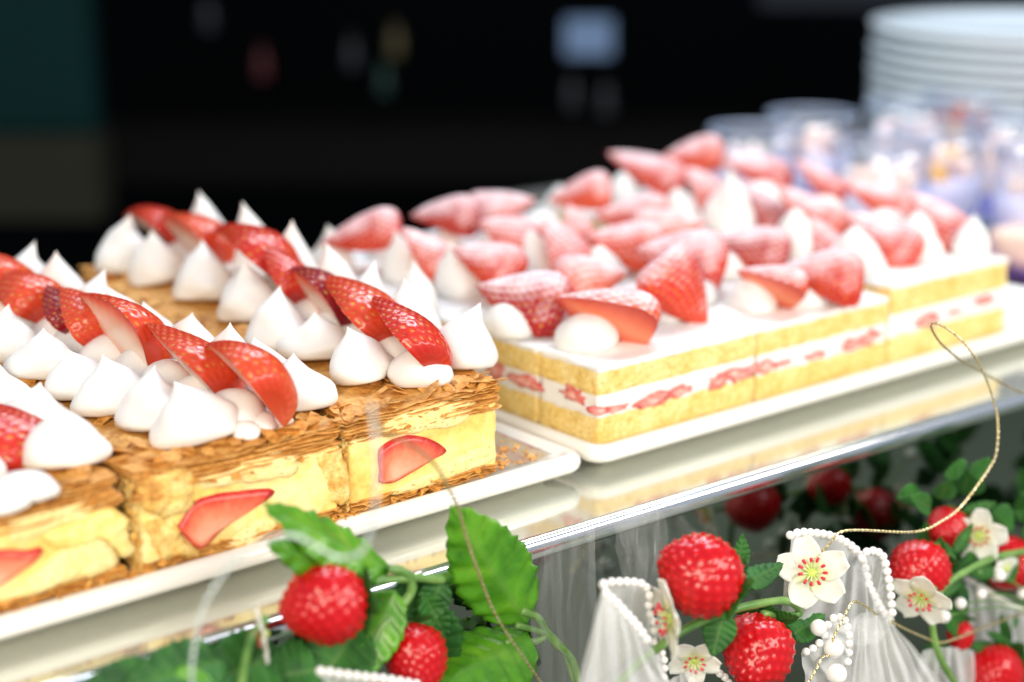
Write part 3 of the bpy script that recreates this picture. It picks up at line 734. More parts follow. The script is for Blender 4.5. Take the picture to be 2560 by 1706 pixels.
cb(1276, 575, 112, 160, 4.0, .5, .25, .8, 1, 6.8, 'upright sugared strawberry half with pale cut edge on its left side')
cb(1195, 690, 162, 200, 4.2, .9, .5, .0, 2, 6.6, 'long dark sugared strawberry half over the cream mound at the cake left corner')
cb(1360, 652, 15, 160, 4.0, .9, .4, -.1, 0, 6.7, 'sugared strawberry half lying behind the one with an orange cut face')
cb(1385, 732, 156, 222, 4.4, .75, -.62, .15, 0, 6.5, 'front sugared strawberry half with bright orange cut face over a cream mound')
cb(1332, 455, 185, 135, 3.8, 1, .3, .1, 0, 7.2, 'pink sugared strawberry half pointing left at the skyline of the cakes')
cb(1448, 502, 175, 160, 3.8, 1, .4, .1, 0, 6.8, 'pale sugared strawberry half lying across the centre back of the cakes')
cb(1478, 398, 150, 180, 4.2, .9, .25, .4, 1, 7.5, 'long red sugared strawberry half sloping down from the skyline')
cb(1590, 364, 178, 130, 4.2, 1, .3, .1, 0, 8.3, 'topmost sugared strawberry half with heavy white powder by the glass cups')
cb(1605, 440, 118, 120, 3.8, .6, .3, .7, 0, 7.2, 'small orange red sugared strawberry half pointing down by a tall white peak')
cb(1540, 527, 10, 165, 3.6, 1, .4, .0, 0, 6.8, 'faint pink sugared strawberry half with an orange end in the cake middle')
cb(1430, 566, 165, 170, 4.2, 1, .4, .2, 0, 6.6, 'whitish pink sugared strawberry half left of the broad sugared one')
cb(1555, 612, 160, 195, 4.8, .9, .5, .3, 1, 6.5, 'broad heavily sugared strawberry half above the downward pointing one')
cb(1560, 678, 312, 185, 4.4, .75, .5, .35, 1, 6.4, 'sugared strawberry half pointing down at the cake front edge')
cb(1712, 573, 165, 180, 3.8, 1, .4, .1, 2, 6.6, 'dark purple red sugared strawberry half in the cake middle column')
cb(1732, 405, 155, 160, 4.0, .9, .3, .3, 1, 7.6, 'red sugared strawberry half just below the glass cup rims')
cb(1742, 478, 122, 140, 3.6, .6, .3, .7, 2, 6.8, 'dark sugared strawberry half right of the tall white peak')
cb(1872, 418, 132, 140, 3.6, .6, .2, .7, 1, 7.6, 'bare red strawberry half standing tall before the purple cups')
cb(1850, 495, 135, 180, 4.2, .8, .4, .5, 0, 6.9, 'heavily sugared strawberry half slanting above a twisted cream peak')
cb(1890, 560, 115, 130, 3.6, .6, .4, .6, 1, 6.5, 'red sugared strawberry half under the slanting one on the right cake')
cb(2012, 465, 148, 180, 3.8, .9, .3, .4, 0, 7.4, 'orange edged sugared strawberry half at the back of the taller cake')
cb(2012, 552, 140, 185, 4.6, .85, .45, .35, 1, 6.9, 'snowy sugared strawberry half at the front of the taller cake')
cb(2140, 510, 128, 170, 4.4, .7, .4, .6, 1, 7.2, 'rightmost sugared strawberry half with a powdered crown')
cb(1878, 640, 170, 185, 4.0, .9, .6, .1, 1, 6.4, 'scarcely sugared dark red strawberry half beside the step between cakes')
cb(1762, 660, 150, 150, 3.8, .8, -.5, .3, 0, 6.4, 'curved strawberry half with orange cut face showing at the cake front')
cb(1318, 525, 100, 110, 3.4, .5, .2, .8, 0, 6.8, 'blurred pale strawberry half behind the upright one')

# ------------------------------------------------------------------ artificial strawberry garland
def plastic_mesh(seed):
    V, sd = [], []; nl, na = 64, 84; n = 190; pts = []
    for i in range(n):
        z = 1 - 2 * (i + .5) / n; r = math.sqrt(1 - z * z); a = i * 2.39996
        pts.append((r * math.cos(a), r * math.sin(a), z))
    P = np.array(pts)
    for k in range(nl + 1):
        th = math.pi * k / nl
        for i in range(na):
            a = 2 * math.pi * i / na
            d = np.array((math.sin(th) * math.cos(a), math.sin(th) * math.sin(a), math.cos(th)))
            m = float(((P - d) ** 2).sum(1).min()) ** .5
            b = math.exp(-(m / .062) ** 2)
            sh = 1 + .10 * N(tuple(d), 1.1, seed)
            taper = 1 - .20 * max(0, d[2]) ** 1.5
            r = sh * (1 + .06 * b)
            V.append((d[0] * r * taper, d[1] * r * taper, d[2] * r * 1.10)); sd.append(b)
    Fc = [(k * na + i, (k + 1) * na + i, (k + 1) * na + (i + 1) % na, k * na + (i + 1) % na) for k in range(nl) for i in range(na)]
    return mesh('berry', V, Fc, PBERRY, attr={'seed': sd})
PLASTIC = [plastic_mesh(i) for i in range(2)]
def basis(Z, hint=Vector((0, 0, 1))):
    Z = Vector(Z).normalized(); X = hint.cross(Z)
    X = X.normalized() if X.length > 1e-3 else Vector((1, 0, 0)); return X, Z.cross(X), Z
def leaf_mesh(base, tip, nrm, width, teeth=9, fold=.25, rip=.1, serr=.12, droop=0.0, mat=None, shape=1.0):
    base, tip = Vector(base), Vector(tip); A = tip - base; L = A.length; A /= L
    Z = Vector(nrm); Z = (Z - A * Z.dot(A)).normalized(); B = Z.cross(A)
    nu, nv = 44, 14; V, vein, Fc = [], [], []; ph = rnd.uniform(0, 6)
    for i in range(nu + 1):
        u = i / nu; wv = (math.sin(math.pi * u ** (.75 * shape)) ** .75) * (1 - .15 * u) if 0 < u < 1 else 0
        saw = (u * teeth) % 1.0
        for j in range(nv + 1):
            s = 2 * j / nv - 1
            e = 1 + serr * (saw - .5) * abs(s) ** 3 if 0 < u < 1 else 1
            lat = (u - .10 * abs(s)) * 7.0
            vv = max(0, 1 - abs((lat % 1) - .5) * 2 / .25) if abs(s) > .05 else 1
            mid = max(0, 1 - abs(s) / .08)
            h = fold * abs(s) * width * wv + rip * (math.sin(lat * 6.283 + ph) * .5 * abs(s)) - droop * u * u * L + .25 * rip * N((u * 3, s * 2, ph), 2)
            p = base + A * (u * L) + B * (s * wv * width * e) + Z * h
            V.append(tuple(p)); vein.append(max(mid, vv * .6))
    w1 = nv + 1
    Fc = [(i * w1 + j, i * w1 + j + 1, (i + 1) * w1 + j + 1, (i + 1) * w1 + j) for i in range(nu) for j in range(nv)]
    m = mesh('leaf', V, Fc, mat or LEAF, attr={'vein': vein})
    return m
def leaf(parent, base, tip, nrm, width, name='leaf', **k):
    o = put(name, leaf_mesh(base, tip, nrm, width, **k), parent)
    md = o.modifiers.new('thickness', 'SOLIDIFY'); md.thickness = .0004
    return o
def berry(parent, c, r, axis, sepals=5, seed=0, stretch=1.0):
    """axis: from the calyx to the tip"""
    X, Y, Z = basis(axis)
    o = put('berry', PLASTIC[seed % 2], parent, frame(c, X, Y, Z, (r, r, r * stretch)))
    for k in range(sepals):
        a = 2 * math.pi * k / sepals + seed; d = X * math.cos(a) + Y * math.sin(a)
        b0 = Vector(c) - Z * (r * 1.12 * stretch); t_ = b0 + d * (r * .95) + Z * (r * .22)
        lf = leaf_mesh(b0, t_, -Z, r * .30, teeth=5, fold=.3, rip=.06, serr=.06, droop=-.12, mat=DLEAF)
        q = bpy.data.objects.new('sepal', lf); COL.objects.link(q); q.parent = o
        q.matrix_parent_inverse = Matrix.Identity(4)
        Mo = parent.matrix_basis @ o.matrix_basis
        q.matrix_basis = Mo.inverted()
        md = q.modifiers.new('thickness', 'SOLIDIFY'); md.thickness = .0003
    return o
def stem(parent, pts, r=.17):
    V, Fc = tube(smooth_path(pts, 9), lambda k, f, a: r * (1 + .12 * math.sin(k * .7) * .5), 10); return obj('stem', V, Fc, STEM, parent)
def flower(parent, c, nrm, r, rot0, petals=5, size=None, cup=.25, stam=11):
    X, Y, Z = basis(nrm); c = Vector(c)
    V, Fc = lathe([(.02, -.16 * r), (.10 * r, -.12 * r), (.16 * r, -.02 * r), (.12 * r, .05 * r), (.01, .07 * r)], 14)
    ctr = mesh('flower_centre', V, Fc, plain('flower_centre', (.50, .62, .12), .5)); o = put('flower', ctr, parent, frame(c, X, Y, Z))
    inv = (parent.matrix_basis @ o.matrix_basis).inverted()
    for k in range(petals):
        a = rot0 + 2 * math.pi * k / petals + rnd.uniform(-.12, .12); d = X * math.cos(a) + Y * math.sin(a); sd = Z.cross(d)
        nu, nv = 14, 8; P, rho, F2 = [], [], []; cv = cup * rnd.uniform(.6, 1.3); wv_ = r * rnd.uniform(.38, .46)
        for i in range(nu + 1):
            u = i / nu; wd = wv_ * (math.sin(min(1, u * 1.0) ** .8 * 2.75) ** .7 if 0 < u else .12)
            wd = max(wd, .10 * r * (1 - u))
            for j in range(nv + 1):
                s = 2 * j / nv - 1
                p = c + d * (u * r) + sd * (s * wd) + Z * (cv * r * (u * u * .6 - .25 * u) + .10 * r * s * s * u + .04 * r * N((u * 3, s, k), 2, a))
                P.append(tuple(p)); rho.append(u)
        w1 = nv + 1; F2 = [(i * w1 + j, i * w1 + j + 1, (i + 1) * w1 + j + 1, (i + 1) * w1 + j) for i in range(nu) for j in range(nv)]
        q = bpy.data.objects.new('petal', mesh('petal', P, F2, PETAL, attr={'rho': rho})); COL.objects.link(q); q.parent = o; q.matrix_basis = inv
        md = q.modifiers.new('thickness', 'SOLIDIFY'); md.thickness = .0004
    for k in range(stam):
        a = 2 * math.pi * k / stam + rnd.uniform(-.1, .1); d = X * math.cos(a) + Y * math.sin(a)
        path = [c + d * (.08 * r), c + d * (.22 * r) + Z * (.16 * r), c + d * (.40 * r * rnd.uniform(.85, 1.1)) + Z * (.26 * r)]
        pp = smooth_path(path, 4); V, Fc = tube(pp, lambda kk, f, aa: .022 * r + (.022 * r if f > .72 else 0), 6)
        n6 = len(pp); rho = [kk / (n6 - 1) for kk in range(n6) for _ in range(6)]
        q = bpy.data.objects.new('stamen', mesh('stamen', V, Fc, STAMEN, attr={'rho': rho})); COL.objects.link(q); q.parent = o; q.matrix_basis = inv
    return o
VW = -FW
def conv4(x, y): return x * .45 + 700, y * .45 + 1000
def r1(x, y): return x * .4184 + 1300, y * .4184 + 1050
def r2(x, y): return x * .4183 + 1900, y * .4183 + 1050
def a4(x, y, Y): return aty(*conv4(x, y), Y)
def b1(x, y, Y): return aty(*r1(x, y), Y)
def b2(x, y, Y): return aty(*r2(x, y), Y)

G = 'artificial strawberry sprigs in front of the counter'
s1 = thing('strawberry_sprig', 'artificial strawberry sprig with big glossy leaves and two red berries before the pastry tray', 'garland', aty(1000, 1600, -5.69), G)
berry(s1, aty(808, 1513, -5.95), 1.66, RT * -.85 + UP * -.1 + VW * .5, 5, 0, .97)
berry(s1, a4(755, 1430, -5.95), 1.38, RT * .1 + UP * -.8 + VW * .6, 5, 1, 1.0)
leaf(s1, a4(1375, 1240, -5.48), a4(950, 590, -5.89), VW * .9 + RT * .05 + UP * .15, 2.0, teeth=11, fold=-.30, rip=.22, serr=.14)
leaf(s1, a4(1375, 1300, -5.48), a4(860, 1600, -6.52), VW * .7 + UP * .6, 2.1, teeth=10, fold=-.22, rip=.22, serr=.12)
leaf(s1, a4(1370, 1350, -5.43), a4(1200, 1680, -5.89), VW * .8 + RT * .5, 1.5, teeth=8, fold=-.2, rip=.15)
leaf(s1, a4(610, 945, -5.27), a4(-95, 575, -5.58), VW * .75 + UP * .55, 1.35, teeth=10, fold=-.3, rip=.2, serr=.14)
leaf(s1, a4(560, 1000, -5.27), a4(-70, 800, -5.79), VW * .8 + UP * .2, 1.2, teeth=8, fold=-.2, rip=.15)
leaf(s1, a4(640, 1060, -5.48), a4(300, 1640, -5.63), VW * .9 + RT * -.3, 1.35, teeth=9, fold=-.25, rip=.16)
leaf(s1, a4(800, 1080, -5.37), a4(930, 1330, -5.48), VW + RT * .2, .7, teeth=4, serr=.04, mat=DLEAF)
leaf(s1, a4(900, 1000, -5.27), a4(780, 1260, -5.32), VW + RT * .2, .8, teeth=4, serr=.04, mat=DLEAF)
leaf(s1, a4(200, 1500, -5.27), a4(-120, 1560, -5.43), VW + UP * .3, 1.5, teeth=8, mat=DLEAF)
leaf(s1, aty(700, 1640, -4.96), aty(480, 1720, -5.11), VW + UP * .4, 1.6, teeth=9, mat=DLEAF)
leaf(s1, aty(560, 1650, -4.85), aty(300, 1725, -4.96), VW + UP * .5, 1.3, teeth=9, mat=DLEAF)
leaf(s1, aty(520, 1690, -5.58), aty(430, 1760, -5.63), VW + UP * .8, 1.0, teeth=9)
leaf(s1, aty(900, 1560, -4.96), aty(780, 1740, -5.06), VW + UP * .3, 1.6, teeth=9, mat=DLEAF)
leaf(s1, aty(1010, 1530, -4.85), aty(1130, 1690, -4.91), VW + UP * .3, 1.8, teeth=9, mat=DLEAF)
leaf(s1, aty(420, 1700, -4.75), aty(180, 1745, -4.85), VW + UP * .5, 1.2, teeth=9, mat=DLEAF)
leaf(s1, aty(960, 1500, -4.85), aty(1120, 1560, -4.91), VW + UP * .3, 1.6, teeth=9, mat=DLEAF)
stem(s1, [a4(480, 1480, -5.69), a4(550, 1290, -5.69), a4(660, 1160, -5.69), a4(728, 1070, -5.69), a4(722, 990, -5.69), a4(670, 950, -5.63), a4(600, 940, -5.48)], .2)
stem(s1, [a4(905, 1000, -5.48), a4(740, 988, -5.63), a4(600, 1000, -5.48), a4(490, 1010, -5.37)], .2)
stem(s1, [a4(1340, 1170, -5.53), a4(1430, 1210, -5.53), a4(1480, 1290, -5.53), a4(1530, 1350, -5.63), a4(1620, 1440, -5.69), a4(1665, 1600, -5.69)], .19)
stem(s1, [a4(1310, 1250, -5.43), a4(1440, 1285, -5.48), a4(1490, 1300, -5.53), a4(1580, 1400, -5.48), a4(1640, 1580, -5.48)], .17)
stem(s1, [a4(1250, 1350, -5.48), a4(1400, 1345, -5.53), a4(1470, 1320, -5.53)], .17)
stem(s1, [aty(598, 1740, -5.58), aty(625, 1610, -5.63), aty(668, 1540, -5.69)], .2)
flower(s1, aty(662, 1585, -5.69), RT * -.9 + VW * .2 + UP * -.2, 1.2, .4, stam=9)

s2 = thing('strawberry_sprig', 'artificial strawberry sprig with two upright red berries and white blossoms beside the pearl trimmed tulle', 'garland', aty(1800, 1600, -12), G)
berry(s2, b1(1070, 925, -12.6), 1.77, RT * -.75 + UP * .45 + VW * .25, 5, 2, .97)
berry(s2, b1(1420, 1385, -12.8), 1.66, RT * -.35 + UP * -.55 + VW * .6, 5, 3, .97)
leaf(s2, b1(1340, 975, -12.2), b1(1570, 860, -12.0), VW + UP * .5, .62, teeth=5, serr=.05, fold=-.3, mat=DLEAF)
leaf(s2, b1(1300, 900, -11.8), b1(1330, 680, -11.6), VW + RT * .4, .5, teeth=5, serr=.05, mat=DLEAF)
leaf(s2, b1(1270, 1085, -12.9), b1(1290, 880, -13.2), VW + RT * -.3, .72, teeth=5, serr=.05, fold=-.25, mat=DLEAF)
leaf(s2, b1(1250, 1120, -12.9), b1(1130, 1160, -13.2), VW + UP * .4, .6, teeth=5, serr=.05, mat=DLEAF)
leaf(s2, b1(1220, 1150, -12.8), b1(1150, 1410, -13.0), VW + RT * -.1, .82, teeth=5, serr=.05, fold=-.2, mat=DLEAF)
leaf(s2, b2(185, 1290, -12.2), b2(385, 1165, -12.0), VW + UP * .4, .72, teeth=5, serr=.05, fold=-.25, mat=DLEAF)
stem(s2, [b1(560, 1620, -12.6), b1(680, 1480, -12.6), b1(800, 1380, -12.6), b1(1000, 1245, -12.6), b1(1180, 1170, -12.6), b1(1350, 1115, -12.6), b1(1560, 1080, -12.4), b1(1645, 1105, -12.3), b1(1670, 1145, -12.2), b1(1620, 1170, -12.2), b1(1450, 1160, -12.3)], .19)
stem(s2, [b2(265, 950, -12.4), b2(250, 1040, -12.4), b2(225, 1100, -12.4)], .12)
flower(s2, b1(895, 1185, -12.9), RT * -.95 + VW * .25 + UP * -.12, 1.75, .35, stam=10)
flower(s2, b2(310, 915, -12.6), VW * .9 + UP * .25 + RT * -.05, 1.72, .5, stam=11)
flower(s2, b1(1040, 1440, -11.6), VW * .8 + UP * -.4, 1.2, 1.0, stam=9)

s3 = thing('strawberry_sprig', 'artificial strawberry sprig with curving stem and clustered red berries under the gold cord loop', 'garland', aty(2400, 1500, -11), G)
berry(s3, b2(945, 900, -10.6), 1.55, RT * -.7 + UP * -.15 + VW * .5, 5, 4, .97)
berry(s3, b2(1490, 860, -9.8), 1.55, RT * .5 + UP * -.2 + VW * .7, 4, 5, .97)
berry(s3, b2(1395, 1520, -11.5), 1.55, RT * -.5 + UP * -.4 + VW * .6, 5, 6, .97)
berry(s3, b2(1120, 650, -9.0), 1.15, RT * -.5 + UP * -.2 + VW * .6, 4, 7, .97)
berry(s3, b2(1200, 1290, -10.4), .75, UP * -.8 + VW * .6, 4, 8, .97)
for b_, t_, wd in [((1170, 830), (1030, 745), .75), ((1165, 790), (1270, 620), .42), ((1180, 900), (1100, 1060), .7), ((1200, 980), (1200, 1220), .6), ((1130, 1090), (1170, 1300), .7), ((1240, 880), (1450, 900), .8),
                   ((1490, 1340), (1440, 1160), .42), ((1500, 1330), (1350, 1270), .4), ((1440, 1380), (1260, 1350), .6), ((1540, 1400), (1590, 1520), .8), ((1480, 1400), (1560, 1330), .5)]:
    leaf(s3, b2(*b_, -10.8), b2(*t_, -11.0), VW + UP * .3 + RT * rnd.uniform(-.3, .3), wd * .8, teeth=5, serr=.05, fold=-.25, mat=DLEAF)
stem(s3, [b2(1640, 780, -11), b2(1500, 800, -11.2), b2(1380, 830, -11.4), b2(1250, 895, -11.6), b2(1130, 970, -11.8), b2(1055, 1070, -11.9), b2(1030, 1180, -11.9), b2(1040, 1300, -12), b2(1085, 1440, -12), b2(1180, 1600, -12)], .19)
stem(s3, [b2(1640, 925, -10.6), b2(1450, 915, -10.8), b2(1290, 910, -10.8)], .2)
flower(s3, b2(965, 1060, -12.3), RT * -.45 + VW * .6 + UP * -.5, 1.65, .2, stam=10)
stem(s3, [b2(975, 1050, -12.2), b2(1045, 1008, -12.0)], .16)
flower(s3, b2(1310, 690, -10.6), VW * .8 + RT * -.3 + UP * -.1, 1.5, .3, stam=10)

# ------------------------------------------------------------------ tulle ribbons trimmed with pearls
V, Fc = lathe([(math.sin(math.pi * k / 12), -math.cos(math.pi * k / 12)) for k in range(13)], 18)
PM = mesh('pearl', V, Fc, PEARL)
def pearls(parent, path, r, gap=2.42):
    for p in resample(smooth_path(path, 14), r * gap): put('pearl', PM, parent, frame(p, Vector((1, 0, 0)), Vector((0, 1, 0)), Vector((0, 0, 1)), r))
def sheet(parent, top, bot, nu=90, nv=26, pleat=.25, freq=9, seed=0, bow=0.0, mat=None):
    """gathered cloth between two edges"""
    T = smooth_path(top, 20); B = smooth_path(bot, 20); V = []
    def samp(P, s): q = s * (len(P) - 1); i = min(int(q), len(P) - 2); return P[i].lerp(P[i + 1], q - i)
    for j in range(nv + 1):
        t_ = j / nv
        for i in range(nu + 1):
            s = i / nu; a, b = samp(T, s), samp(B, s)
            p = a.lerp(b, t_)
            amp = .8 * pleat * (.15 + .85 * math.sin(math.pi * min(1, t_ * .9 + .05)))
            q = math.sin(freq * 6.283 * s + 2.2 * N((s * 4, t_ * 1.2, seed), 1.5)) * amp + .4 * amp * N((s * 4, t_ * 1.5, seed), 1.6)
            p = p + VW * (q + bow * math.sin(math.pi * t_)) + RT * (.4 * pleat * N((s * 6, t_ * 2, seed + 5), 1.6))
            V.append(tuple(p))
    w1 = nu + 1; Fc = [(j * w1 + i, j * w1 + i + 1, (j + 1) * w1 + i + 1, (j + 1) * w1 + i) for j in range(nv) for i in range(nu)]
    return obj('tulle', V, Fc, mat or TULLE, parent)
GT = 'white tulle ribbons trimmed with pearls'
T1 = thing('tulle_ribbon', 'flared white tulle ribbon with a pearl edged open mouth left of the upright red berry', 'ribbon', b1(640, 1500, -12), GT)
front = [b1(*q, -13.2) for q in [(498, 985), (505, 1025), (540, 1062), (590, 1108), (635, 1158), (680, 1206), (725, 1262), (765, 1325)]]
back = [b1(*q, -11.6) for q in [(500, 980), (548, 970), (615, 968), (682, 970), (738, 985), (768, 1022), (774, 1070), (770, 1120), (785, 1180), (805, 1240), (765, 1325)]]
pearls(T1, front, .19); pearls(T1, back, .19)
sheet(T1, front, [b1(*q, -13) for q in [(340, 1600), (450, 1620), (560, 1625), (640, 1625), (740, 1622), (830, 1610), (880, 1600), (900, 1560)]], freq=5, seed=1, pleat=.3, bow=.4)
sheet(T1, back, [b1(*q, -11.4) for q in [(380, 1580), (430, 1600), (500, 1600), (560, 1605), (640, 1605), (700, 1600), (760, 1600), (800, 1600), (840, 1600), (870, 1580), (890, 1560)]], freq=4, seed=2, pleat=.3)
pearls(T1, [b1(*q, -12.4) for q in [(800, 1330), (845, 1390), (862, 1450), (860, 1520), (850, 1600)]], .17)
T2 = thing('tulle_ribbon', 'white tulle ribbon with double pearl edged loop behind the frontal blossom', 'ribbon', b2(560, 1300, -11), GT)
e1 = [b2(*q, -11.6) for q in [(180, 690), (240, 672), (300, 674), (365, 680), (425, 692), (485, 715), (535, 745), (580, 782), (612, 830), (632, 885), (642, 940), (656, 995), (686, 1052), (716, 1110), (752, 1165), (792, 1188)]]
e2 = [b2(*q, -12.2) for q in [(610, 830), (625, 795), (680, 783), (730, 808), (752, 862), (762, 915), (772, 970), (780, 1028), (786, 1082), (790, 1140), (796, 1185)]]
pearls(T2, e1, .205); pearls(T2, e2, .205)
sheet(T2, e1, [b2(*q, -11.6) for q in [(120, 1180), (170, 1230), (230, 1250), (300, 1270), (350, 1290), (400, 1310), (450, 1320), (500, 1330), (550, 1340), (600, 1350), (650, 1340), (700, 1330), (740, 1300), (760, 1270), (780, 1230), (795, 1190)]], freq=7, seed=3, pleat=.3, bow=.3)
sheet(T2, e2, [b2(*q, -11.8) for q in [(600, 900), (620, 940), (640, 990), (660, 1030), (680, 1060), (700, 1090), (720, 1120), (745, 1150), (765, 1175), (785, 1190), (796, 1190)]], freq=3, seed=4, pleat=.25)
e3 = [b2(*q, -12.4) for q in [(440, 1185), (465, 1178), (508, 1200), (528, 1262), (532, 1320), (532, 1376), (526, 1432), (520, 1490)]]
e4 = [b2(*q, -12.6) for q in [(440, 1185), (405, 1225), (388, 1270), (372, 1308), (345, 1345), (295, 1378), (248, 1394)]]
pearls(T2, e3, .2); pearls(T2, e4, .2)
sheet(T2, e4, [b2(*q, -12.4) for q in [(520, 1200), (530, 1300), (530, 1380), (520, 1450), (460, 1560), (380, 1600), (280, 1600)]], freq=3, seed=5, pleat=.25)
sheet(T2, [b2(*q, -11.4) for q in [(560, 1180), (640, 1150), (740, 1180), (800, 1210)]], [b2(*q, -12.2) for q in [(420, 1640), (640, 1660), (900, 1660), (1120, 1620)]], freq=8, seed=6, pleat=.45, bow=.4)
sheet(T2, [b2(*q, -11.0) for q in [(540, 1200), (640, 1180), (740, 1200), (790, 1215)]], [b2(*q, -11.6) for q in [(480, 1640), (640, 1660), (860, 1660), (1000, 1620)]], freq=6, seed=7, pleat=.4, bow=.4)
for q, r in [((440, 1365), .50), ((457, 1520), .52), ((350, 1242), .40)]:
    put('large_pearl', PM, T2, frame(b2(*q, -12.8), Vector((1, 0, 0)), Vector((0, 1, 0)), Vector((0, 0, 1)), r))
T3 = thing('tulle_ribbon', 'soft white tulle ribbon under the berry at the right edge', 'ribbon', b2(1400, 1200, -9), GT)
e5 = [b2(*q, -9.4) for q in [(1220, 940), (1300, 985), (1380, 1035), (1460, 1085), (1560, 1130), (1700, 1170)]]
pearls(T3, e5, .2)
sheet(T3, e5, [b2(*q, -9.6) for q in [(1240, 1250), (1300, 1330), (1400, 1390), (1480, 1410), (1580, 1430), (1700, 1440)]], freq=5, seed=8, pleat=.4)
sheet(T3, [b2(*q, -10.8) for q in [(960, 1380), (1100, 1360), (1250, 1370), (1400, 1420)]], [b2(*q, -11.4) for q in [(900, 1640), (1100, 1660), (1250, 1660), (1400, 1640)]], freq=6, seed=9, pleat=.4)
T4 = thing('tulle_ribbon', 'faint tulle sheets standing in for a grey mirror reflection beside the large leaves', 'ribbon', b1(150, 1000, -7), GT)  # sheets drawn in place of a blurred grey reflection in the mirror
sheet(T4, [b1(*q, -5.2) for q in [(70, 790), (160, 720), (260, 690), (360, 640), (450, 600)]], [b1(*q, -6.2) for q in [(60, 1640), (160, 1640), (260, 1640), (360, 1600), (480, 1540)]], freq=1.5, seed=10, pleat=.5, mat=REFLECTION_TULLE)
sheet(T4, [b1(*q, -5.0) for q in [(560, 600), (640, 560), (720, 540), (800, 530), (860, 540)]], [b1(*q, -5.6) for q in [(600, 980), (680, 1010), (740, 1040), (800, 1050), (880, 1000)]], freq=1.2, seed=13, pleat=.5, mat=REFLECTION_TULLE)
T5 = thing('tulle_ribbon', 'pearl edged tulle ribbon peeking in below the red berries at the lower frame edge', 'ribbon', a4(480, 1600, -12), GT)
e6 = [a4(*q, -8.6) for q in [(225, 1508), (270, 1512), (330, 1522), (400, 1530), (470, 1538), (540, 1545), (620, 1556), (760, 1580)]]
pearls(T5, e6, .19)
sheet(T5, e6, [a4(*q, -8.4) for q in [(260, 1640), (320, 1660), (380, 1670), (440, 1680), (500, 1690), (580, 1700), (660, 1700), (760, 1700)]], freq=4, seed=11, pleat=.2)
T6 = thing('tulle_ribbon', 'small tulle ribbon with pearls behind the lower upright berry', 'ribbon', b1(1050, 1560, -11), GT)
e7 = [b1(*q, -11.8) for q in [(1120, 1420), (1150, 1470), (1170, 1500), (1215, 1530), (1240, 1560), (1260, 1600)]]
pearls(T6, e7, .19)
sheet(T6, [b1(*q, -11.4) for q in [(880, 1560), (960, 1520), (1040, 1490), (1090, 1530)]], [b1(*q, -11.6) for q in [(860, 1680), (960, 1690), (1060, 1690), (1120, 1680)]], freq=4, seed=12, pleat=.2)
# pearl bud sprays close to the mirror
MN = rot.to_3x3() @ Vector((0, 1, 0)); M0 = rot @ Vector((0, -4.25, 0))
def behind(p): return p - MN * (2 * (p - M0).dot(MN))          # the point whose mirror image appears at p
hub = behind(b2(560, 720, 1.8))
SP = thing('pearl_spray', 'spray of cream pearl buds on thin stalks facing the mirror', 'ornament', hub)
for (x, y), rr_ in [((960, 110), .34), ((905, 205), .34), ((598, 440), .34), ((365, 530), .34), ((690, 520), .34), ((150, 680), .33), ((60, 750), .36), ((500, 630), .33), ((790, 790), .33), ((265, 630), .30)]:
    c = behind(b2(x, y, 1.6)); put('pearl_bud', PM, SP, frame(c, Vector((1, 0, 0)), Vector((0, 1, 0)), Vector((0, 0, 1)), rr_))
    V, Fc = tube(smooth_path([c, c.lerp(hub, .5) + Vector((0, 0, .4)), hub], 8), .05, 6); obj('stalk', V, Fc, STEM, SP)
# foliage behind the sprigs that the mirror sees
BG = thing('leafy_backing', 'mass of dark green artificial leaves between the sprigs and the mirror on the right', 'garland', b2(1300, 700, -9))
for k in range(26):
    q = (rnd.uniform(900, 1650), rnd.uniform(420, 1350)); Y = rnd.uniform(-9.2, -7.6)
    a = rnd.uniform(0, 6.28); l = rnd.uniform(110, 190)
    leaf(BG, b2(*q, Y), b2(q[0] + l * math.cos(a), q[1] + l * math.sin(a), Y - .6), VW + UP * rnd.uniform(-.5, .5) + RT * rnd.uniform(-.5, .5), rnd.uniform(.6, 1.1), teeth=5, serr=.05, mat=DLEAF)

for k in range(34):
    q = (rnd.uniform(250, 1650), rnd.uniform(20, 560)); Y = rnd.uniform(-.3, 1.1); a = rnd.uniform(0, 6.28); l = rnd.uniform(120, 200)
    p0, p1 = behind(b2(*q, Y)), behind(b2(q[0] + l * math.cos(a), q[1] + l * math.sin(a), Y + .3))
    leaf(BG, p0, p1, MN + UP * rnd.uniform(-.5, .5) + RT * rnd.uniform(-.5, .5), rnd.uniform(.7, 1.2), teeth=5, serr=.05, mat=DLEAF)
BS = thing('blossom_spray', 'white blossoms with their faces turned to the mirror', 'flowers', behind(b2(850, 500, 1.5)))
for q, r_ in (((850, 500), 1.35), ((1150, 60), 1.35), ((420, 500), 1.0)): flower(BS, behind(b2(*q, 1.5)), MN * .9 + UP * .2, r_, q[0] * .01, stam=9)

